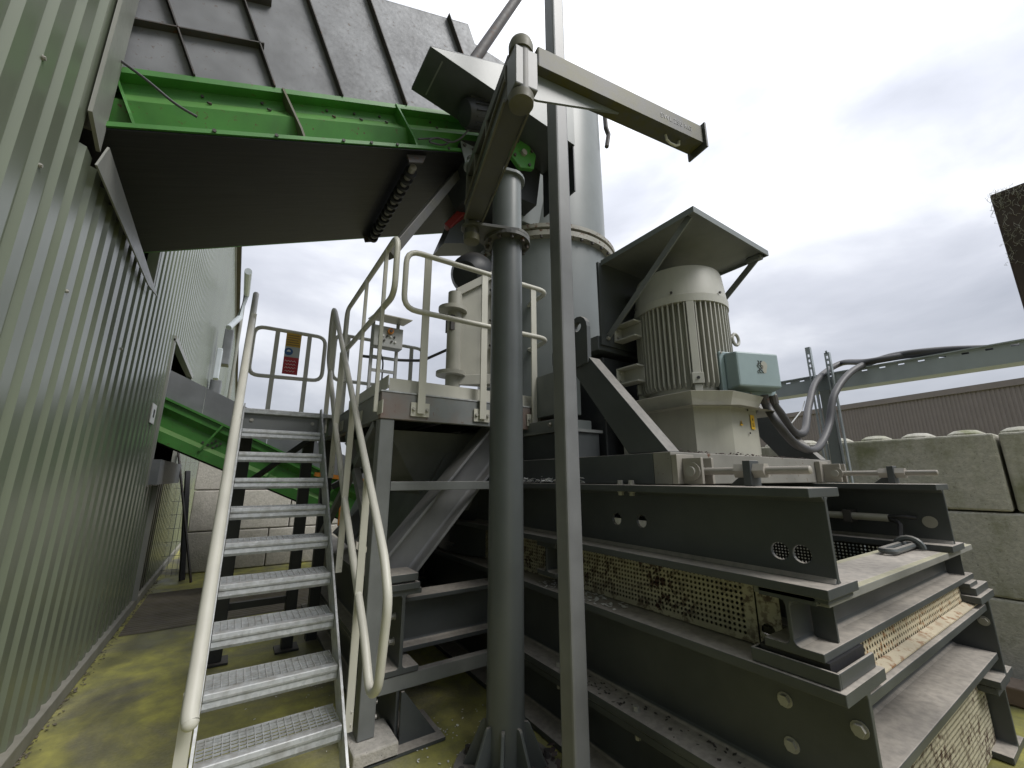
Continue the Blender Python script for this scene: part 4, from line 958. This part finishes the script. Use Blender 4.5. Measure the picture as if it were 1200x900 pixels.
# landing
MB().box(-.03, .74, TY(10), 5.06, TZ(10) - .035, TZ(10) - .004).build('landing_deck', 'galv', ST)
MB().box(-.03, .66, TY(10) - .008, TY(10) + .03, TZ(10) - .045, TZ(10)).build('landing_nosing', 'galv', ST, bevel=.006)
MB().box(-.03, .66, TY(10) + .032, TY(10) + .05, TZ(10) - .20, TZ(10) - .047).build('landing_channel', 'steel_light', ST)
for x in (.06, .55): bolt(ST, (x, TY(10) + .032, TZ(10) - .10), (0, -1, 0), .012, .008)
for x0 in (-.03, .70): MB().box(x0, x0 + .04, TY(10) + .05, 5.06, TZ(10) - .20, TZ(10) - .036).build('landing_channel', 'steel_light', ST)
for x in (.0, .56):
    MB().box(x, x + .10, 4.80, 4.90, .02, TZ(10) - .21).build('landing_leg', 'steel_dark', ST, bevel=.006)
    MB().box(x - .05, x + .15, 4.75, 4.95, .004, .02).build('leg_foot', 'steel_dark', ST)
MB().box(.10, .56, 4.83, 4.87, .42, .48).build('leg_brace', 'steel_dark', ST)
MB().bar((.05, 4.85, 1.5), (.6, 4.2, 2.0), .04, .04).build('leg_brace', 'steel_dark', ST)
# end guard of the landing with sign
EG = thing('end_guard', 'rounded tube guard rail closing the landing at the stair head', 'guard rail', (.35, 5.0, TZ(10)))
MB().tube(rounded_loop([(-.02, 5.0, 2.66), (.69, 5.0, 2.68), (.69, 5.0, 3.20), (-.02, 5.0, 3.20)], .10), .0215, 12, True).build('loop_rail', 'cream', EG, True)
for x in (.20, .52): MB().box(x - .022, x + .022, 4.985, 5.0, TZ(10) - .1, 3.19).build('guard_post', 'cream', EG)
SG = thing('safety_sign', 'small sign with yellow, grey and red bands tied inside the landing guard rail', 'sign', (.35, 4.98, 2.7))
x0, x1 = .285, .435
for z0, z1, m_ in ((3.02, 3.175, 'sign_yellow'), (2.90, 3.02, 'sign_grey'), (2.705, 2.90, 'sign_red')):
    bd_ = MB().box(x0, x1, 4.966, 4.972, z0 + .0005, z1 - .0005).build('sign_band', m_, SG)
    if m_ == 'sign_yellow':
        for k in range(5): MB().box(x0 + .012, x1 - .012 - .008 * (k % 3), 4.9645, 4.9655, z0 + .018 + k * .027, z0 + .024 + k * .027).build('print', 'rib', bd_)
    if m_ == 'sign_red':
        for k in range(4):
            pts = [(x0 + .015 + t * .012 + .01 * (k % 2), 4.965, z1 - .045 - k * .038 + .007 * sin(t * 2.7 + k * 2)) for t in [i * .5 for i in range(19 - 2 * (k % 2))]]
            MB().tube(pts, .0022, 4).build('print', 'white', bd_)
    if m_ == 'sign_grey':
        MB().cyl((x0 + .04, 4.966, 2.96), (x0 + .04, 4.962, 2.96), .042, 24).build('blue_disc', 'sign_blue', bd_)
        MB().prism([(-.02, -.008), (.02, -.008), (.016, .010), (0, .018), (-.016, .010)], (x0 + .04, 4.9618, 2.965), (1, 0, 0), (0, 0, 1), (0, -.001, 0)).build('print', 'white', bd_)

# ------------------------------------------------------------------ service platform
DZ = 2.2
PF = thing('service_platform', 'grey raised service platform on a steel post beside the staircase', 'platform', (1.5, 3.8, 0))
def chan(x0, x1, y0, y1, name='edge_channel'):
    MB().box(x0, x1, y0, y1, 2.0, DZ - .012).build(name, 'plat_front' if y1 < 2.9 else 'steel_light', PF, bevel=.004)
chan(.78, 2.32, 2.82, 2.875); chan(.78, .835, 2.876, 5.06); chan(2.27, 2.32, 2.876, 5.06); chan(.836, 2.269, 5.0, 5.06)
MB().box(.775, 2.325, 2.815, 5.06, DZ - .011, DZ - .001).build('deck_plate', 'galv', PF)
for x in (1.3, 1.8): MB().box(x, x + .06, 2.88, 4.99, 2.05, 2.17).build('joist', 'steel', PF)
MB().box(.785, .885, 2.83, 2.93, .09, 1.999).build('post', 'steel_light', PF, bevel=.006)
MB().box(2.2, 2.3, 2.83, 2.93, .9, 1.999).build('post', 'steel_light', PF)
MB().box(.785, .885, 4.9, 5.0, .02, 1.999).build('post', 'steel_dark', PF)
MB().box(.74, 1.0, 2.72, 3.02, .004, .088).build('footing', 'concrete', PF, bevel=.01)
MB().box(.886, 2.199, 2.83, 2.88, 1.515, 1.575).build('brace_bar', 'steel_light', PF, bevel=.003)
MB().box(.886, 1.78, 2.83, 2.89, .30, .385).build('brace_bar', 'steel_light', PF, bevel=.003)
MB().bar((.81, 2.96, 1.2), (.81, 3.9, 1.98), .05, .07).build('brace_bar', 'steel_light', PF); MB().bar((.81, 4.8, 1.0), (.81, 3.0, 1.98), .05, .06).build('brace_bar', 'steel_light', PF)
MB().bar((.9, 4.95, 1.5), (1.7, 4.95, 1.98), .06, .06).build('brace_bar', 'steel', PF)
for zz in (.18, .26): bolt(PF, (.886, 2.87, zz), (1, 0, 0), .012, .012)
MB().box(.845, 1.62, 2.878, 2.884, DZ + .004, DZ + .105).build('toe_board', 'cream', PF); MB().box(1.63, 2.30, 2.878, 2.884, DZ + .004, DZ + .105).build('toe_board', 'cream', PF)
MB().box(.838, .844, 2.89, 4.15, DZ + .03, DZ + .13).build('toe_board', 'cream', PF)
# front railing
FR = thing('platform_railing', 'cream tube guard railing along the platform front beside the crane pillar', 'railing', (1.5, 2.8, DZ), 'platform railings')
y = 2.792
tr = [(.885, y, 2.82), (.885, y, 3.30), (2.25, y, 3.31), (2.30, 3.2, 3.33), (2.30, 3.2, 2.83), (2.25, y, 2.84)]
MB().tube(rounded_loop(tr, .11), .0215, 12, True).build('loop_rail', 'cream', FR, True)
for x in (1.06, 1.57, 2.08):
    MB().box(x - .028, x + .028, y - .006, y + .006, 2.05, 3.30).build('rail_post', 'cream', FR)
    MB().box(x - .07, x + .07, 2.806, 2.814, 2.03, 2.13).build('foot_plate', 'cream', FR)
    MB().box(x - .02, x + .02, 2.799, 2.805, 2.05, 2.12).build('spacer', 'cream', FR)
    for s in (-1, 1): bolt(FR, (x + s * .05, 2.806, 2.08), (0, -1, 0), .011, .012)
LRL = thing('platform_railing', 'cream tube guard railing along the platform side facing the staircase', 'railing', (.76, 3.4, DZ), 'platform railings')
x = .755
MB().tube(rounded_loop([(x, 2.60, 2.82), (x, 2.60, 3.28), (x, 4.22, 3.28), (x, 4.22, 2.82)], .11), .0215, 12, True).build('loop_rail', 'cream', LRL, True)
for y in (2.82, 3.38, 4.08):
    MB().box(x - .025, x + .0, y - .012, y + .012, 2.04, 3.27).build('rail_post', 'cream', LRL)
    MB().box(.7725, .779, y - .06, y + .06, 2.03, 2.12).build('foot_plate', 'cream', LRL)
# back railing seen beyond the control box
BR = thing('platform_railing', 'cream tube guard railing along the far platform edge behind the control box', 'railing', (1.4, 5.0, DZ), 'platform railings')
MB().tube(rounded_loop([(.80, 5.03, 2.72), (.80, 5.03, 3.28), (1.9, 5.03, 3.28), (1.9, 5.03, 2.72)], .1), .0215, 10, True).build('loop_rail', 'cream', BR, True)
for xx in (.95, 1.75): MB().box(xx - .025, xx + .025, 5.06, 5.07, 2.05, 3.27).build('rail_post', 'cream', BR)
# control box
CB = thing('control_box', 'small grey control box with buttons, orange stop and a rain hood on the platform', 'control box', (1.05, 3.4, DZ))
bx_ = MB().box(.925, 1.175, 3.40, 3.50, 2.70, 2.885).build('enclosure', 'panel', CB, bevel=.004)
MB().hexa([(.90, 3.30, 2.945), (1.22, 3.30, 2.945), (1.22, 3.55, 2.975), (.90, 3.55, 2.975)], [(.90, 3.30, 2.953), (1.22, 3.30, 2.953), (1.22, 3.55, 2.983), (.90, 3.55, 2.983)]).build('rain_hood', 'cream', CB)
for x in (.93, 1.15): MB().box(x, x + .025, 3.51, 3.535, DZ, 2.97).build('stand_leg', 'panel', CB)
MB().box(.956, 1.149, 3.512, 3.532, 2.62, 2.645).build('stand_bar', 'panel', CB); MB().box(.956, 1.149, 3.512, 3.532, 2.50, 2.525).build('stand_bar', 'panel', CB)
MB().cyl((1.06, 3.40, 2.842), (1.06, 3.375, 2.842), .026, 18).build('stop_button', 'orange', bx_); MB().cyl((1.06, 3.376, 2.842), (1.06, 3.366, 2.842), .013, 14).build('stop_knob', 'rib', bx_)
for i in range(5):
    MB().cyl((.97 + i * .032, 3.40, 2.797), (.97 + i * .032, 3.388, 2.797), .0085, 10).build('button', 'black' if i % 2 == 0 else 'white', bx_)
    if i != 2: MB().cyl((.98 + i * .032, 3.40, 2.755), (.98 + i * .032, 3.388, 2.755), .0085, 10).build('button', 'white' if i % 2 == 0 else 'rib', bx_)
MB().tube(rounded([(1.0, 3.48, 2.70), (1.02, 3.5, 2.66), (1.05, 3.52, 2.6), (1.05, 3.52, 2.3)], .04), .008, 6).build('cable', 'cable', CB)
CB.location.x -= .085
o = MB().tube(rounded([(.80, 3.66, 2.66), (1.15, 3.6, 2.66), (1.32, 3.5, 2.66), (1.50, 3.35, 2.76)], .05), .014, 8).build('cable_conduit', 'cable', None, True); tag(o, 'thin grey conduit running behind the control box to the access door', 'conduit')

# ------------------------------------------------------------------ cable tray, struts and cables
CT = thing('cable_tray', 'galvanised perforated cable tray on slotted struts above the mossy block wall', 'cable tray', (5.0, 1.6, 0))
def slotted(x, y0, y1, z0, z1, axis):
    pass
hl = []
n = 22
for i in range(n):
    yc = -.30 + i * .135
    hl.append([(yc - .022, 2.612), (yc + .022, 2.612), (yc + .022, 2.628), (yc - .022, 2.628)])
MB().plate_holes([(-.5, 2.482), (2.75, 2.482), (2.75, 2.655), (-.5, 2.655)], hl, (4.992, 0, 0), (0, 1, 0), (0, 0, 1), (.006, 0, 0)).build('tray_side', 'galv_clean', CT)
MB().box(4.998, 5.18, -.5, 2.75, 2.482, 2.488).build('tray_floor', 'galv_clean', CT); MB().box(5.18, 5.186, -.5, 2.75, 2.482, 2.655).build('tray_side', 'galv_clean', CT)
MB().box(4.975, 4.992, -.5, 2.75, 2.645, 2.655).build('tray_lip', 'galv_clean', CT)
for yc in (1.74, 1.58):
    hs = [[(yc - .009, z), (yc + .009, z), (yc + .009, z + .03), (yc - .009, z + .03)] for z in [.1 + .055 * i for i in range(51)]]
    s_ = MB().plate_holes([(yc - .022, .02), (yc + .022, .02), (yc + .022, 2.96 if yc > 1.7 else 2.86), (yc - .022, 2.96 if yc > 1.7 else 2.86)], hs, (4.93, 0, 0), (0, 1, 0), (0, 0, 1), (.004, 0, 0))
    tp = 2.96 if yc > 1.7 else 2.86
    s_.box(4.934, 4.972, yc - .022, yc - .018, .02, tp); s_.box(4.934, 4.972, yc + .018, yc + .022, .02, tp)
    s_.build('slotted_strut', 'galv_clean', CT)
MB().box(4.94, 4.99, 1.615, 1.70, .02, 2.478).build('tray_post', 'tower', CT); MB().box(4.88, 5.05, 1.5, 1.82, .004, .019).build('post_foot', 'galv_clean', CT)
def cab(pts, r, label):
    o = MB().tube(spline(pts), r, 12).build('power_cable', 'cable', None, True); tag(o, label, 'cable')
tb1, tb2 = tbp(.12, -.166, .117), tbp(.20, -.166, .117)
cab([tb1, tb1 + Vector((.03, -.01, -.08)), at_y(914, 500, 1.36), at_y(935, 522, 1.40), at_y(957, 526, 1.46), at_y(971, 500, 1.46), at_y(978, 462, 1.43), at_y(1000, 434, 1.36), at_y(1035, 420, 1.22), Vector((5.02, 1.0, 2.715)), Vector((5.05, .75, 2.69)), Vector((5.07, .4, 2.62)), Vector((5.08, -.2, 2.52))], .030, 'thick grey power cable looping lowest from the motor terminal box to the tray')
cab([tb2, tb2 + Vector((.02, 0, -.06)), at_y(915, 485, 1.42), at_y(930, 506, 1.48), at_y(943, 505, 1.55), at_y(948, 475, 1.62), at_y(958, 445, 1.66), at_y(985, 426, 1.62), Vector((4.99, 1.28, 2.70)), Vector((5.06, .95, 2.70)), Vector((5.12, .55, 2.62)), Vector((5.13, -.1, 2.52))], .030, 'thick grey power cable in the higher tighter loop behind the other one')
o = MB().tube(rounded([at_y(943, 470, 1.7), at_y(940, 480, 1.66), at_y(930, 493, 1.6), at_y(920, 505, 1.58)], .1), .005, 6).build('earth_wire', 'panel', None, True); tag(o, 'thin pale earth wire beside the thick motor cables', 'wire')
for nm, p in (('cable_gland', tb1), ('cable_gland', tb2)):
    MB().cyl(p + Vector((0, 0, .01)), p + Vector((.01, 0, -.05)), .036, 12).build(nm, 'rib', tbo)

# ------------------------------------------------------------------ rusty post near the camera with old cobweb
RP = thing('rusty_post', 'rusted brown channel post draped with pale cobweb near the cable tray', 'post', (3.0, .1, 0))
MB().box(2.90, 3.02, .045, .165, .03, 2.945).build('channel_web', 'rusty', RP, bevel=.008)
MB().box(2.955, 3.14, -.03, .044, .03, 2.995).build('channel_flange', 'rusty', RP, bevel=.006)
MB().box(2.86, 3.2, -.1, .24, .004, .03).build('base_plate', 'rusty', RP)
wb = MB()
for k in range(130):
    z = 2.95 - random.random() ** 1.8 * .4; p = Vector((2.895, random.uniform(.03, .17), z)); pts = [p]
    for q in range(5): p = p + Vector((random.uniform(-.005, .0055), random.uniform(-.012, .012), random.uniform(-.022, .010))); pts.append(p)
    wb.tube(pts, .0007, 3)
kind(wb.build('cobweb', 'cream_dirty', RP), 'stuff')

# ------------------------------------------------------------------ odds and ends along the far wall
b0, b1 = at_z(199, 664, .0), None
o = MB().bar((-.50, 8.75, .01), at_y(220, 552, 9.1), .07, .05).build('leaning_bar', 'black', None, bevel=.004); tag(o, 'black steel bar leaning on the pale blocks at the alley end', 'bar')
o = MB().bar((-.37, 8.55, .004), at_y(209, 530, 9.0), .025, .025).build('leaning_rod', 'rib', None); tag(o, 'thin rusty rod leaning beside the black bar at the alley end', 'rod')
MG = thing('mesh_fence', 'pale wire mesh panel standing between the cladding and the end block wall', 'mesh fence', (-.72, 9.3, 0))
for k in range(9): MB().box(WX + .03, -.60, 9.27, 9.276, .1 + k * .22, .108 + k * .22).build('wire', 'flash', MG)
for k in range(4): MB().box(WX + .06 + k * .065, WX + .066 + k * .065, 9.264, 9.27, .004, 1.95).build('wire', 'flash', MG)

o = MB().box(4.86, 5.10, -.6, 1.45, .004, .13).build('timber_baulk', 'timber', None, bevel=.012); tag(o, 'weathered brown timber baulk lying at the foot of the mossy block wall', 'timber')
# ------------------------------------------------------------------ shredded flakes lying on beams and ground
def flakes(name, n, region, mat, smin=.004, smax=.016, lab=None):
    b = MB()
    for _ in range(n):
        x, y, z = region(); s = random.uniform(smin, smax); a = random.uniform(0, 6.28); c = Vector((x, y, z))
        u = Vector((cos(a), sin(a), random.uniform(-.4, .4))); v = Vector((-sin(a), cos(a), random.uniform(-.4, .4)))
        poly = [(-s, -s * .6), (s * .8, -s * .5), (s, s * .5), (-s * .5, s * .7)]
        b.prism(poly, c + Vector((0, 0, s * .45)), u, v, u.cross(v) * .0015)
    o = b.build(name, mat); kind(o, 'stuff'); o['label'] = lab; o['category'] = 'debris'
    return o
R = random.uniform
flakes('plastic_flakes', 260, lambda: (R(1.83, 1.93), R(2.0, 2.75), 1.564 + abs(random.gauss(0, .016))), 'white', lab='heap of pale shredded plastic flakes on the upper beam flange')
flakes('plastic_flakes', 90, lambda: (R(1.83, 1.98), R(1.75, 2.5), .887), 'white', lab='scattered pale plastic flakes on the long beam flange')
flakes('plastic_flakes', 70, lambda: (R(1.83, 1.97), R(.95, 2.2), .4315), 'rib', .004, .010, lab='dark crumbs scattered along the bottom flange of the long beam')
flakes('plastic_flakes', 160, lambda: (R(1.0, 1.75), R(2.0, 3.0), .003), 'white', .003, .009, lab='pale plastic flakes scattered on the ground round the crane foot')
flakes('plastic_flakes', 60, lambda: (R(.1, .8), R(2.4, 4.4), .003), 'white', .003, .008, lab='pale plastic flakes scattered on the ground under the staircase')
flakes('plastic_flakes', 120, lambda: (R(2.0, 3.6), R(1.355, 1.45), 1.737 + abs(random.gauss(0, .004))), 'rusty', .004, .010, lab='brown crumbs along the top of the motor sub-frame rail')
flakes('plastic_flakes', 60, lambda: (R(1.45, 1.8), R(1.9, 2.3), .004 + abs(random.gauss(0, .02))), 'rusty', .01, .03, lab='dark debris heap against the crane foot plate')
flakes('kerb_dirt', 320, lambda: (-.845 + abs(random.gauss(0, .03)), R(1.0, 9.0), .003), 'drain', .004, .014, lab='dark grit and moss crumbs gathered along the foot of the cladding')
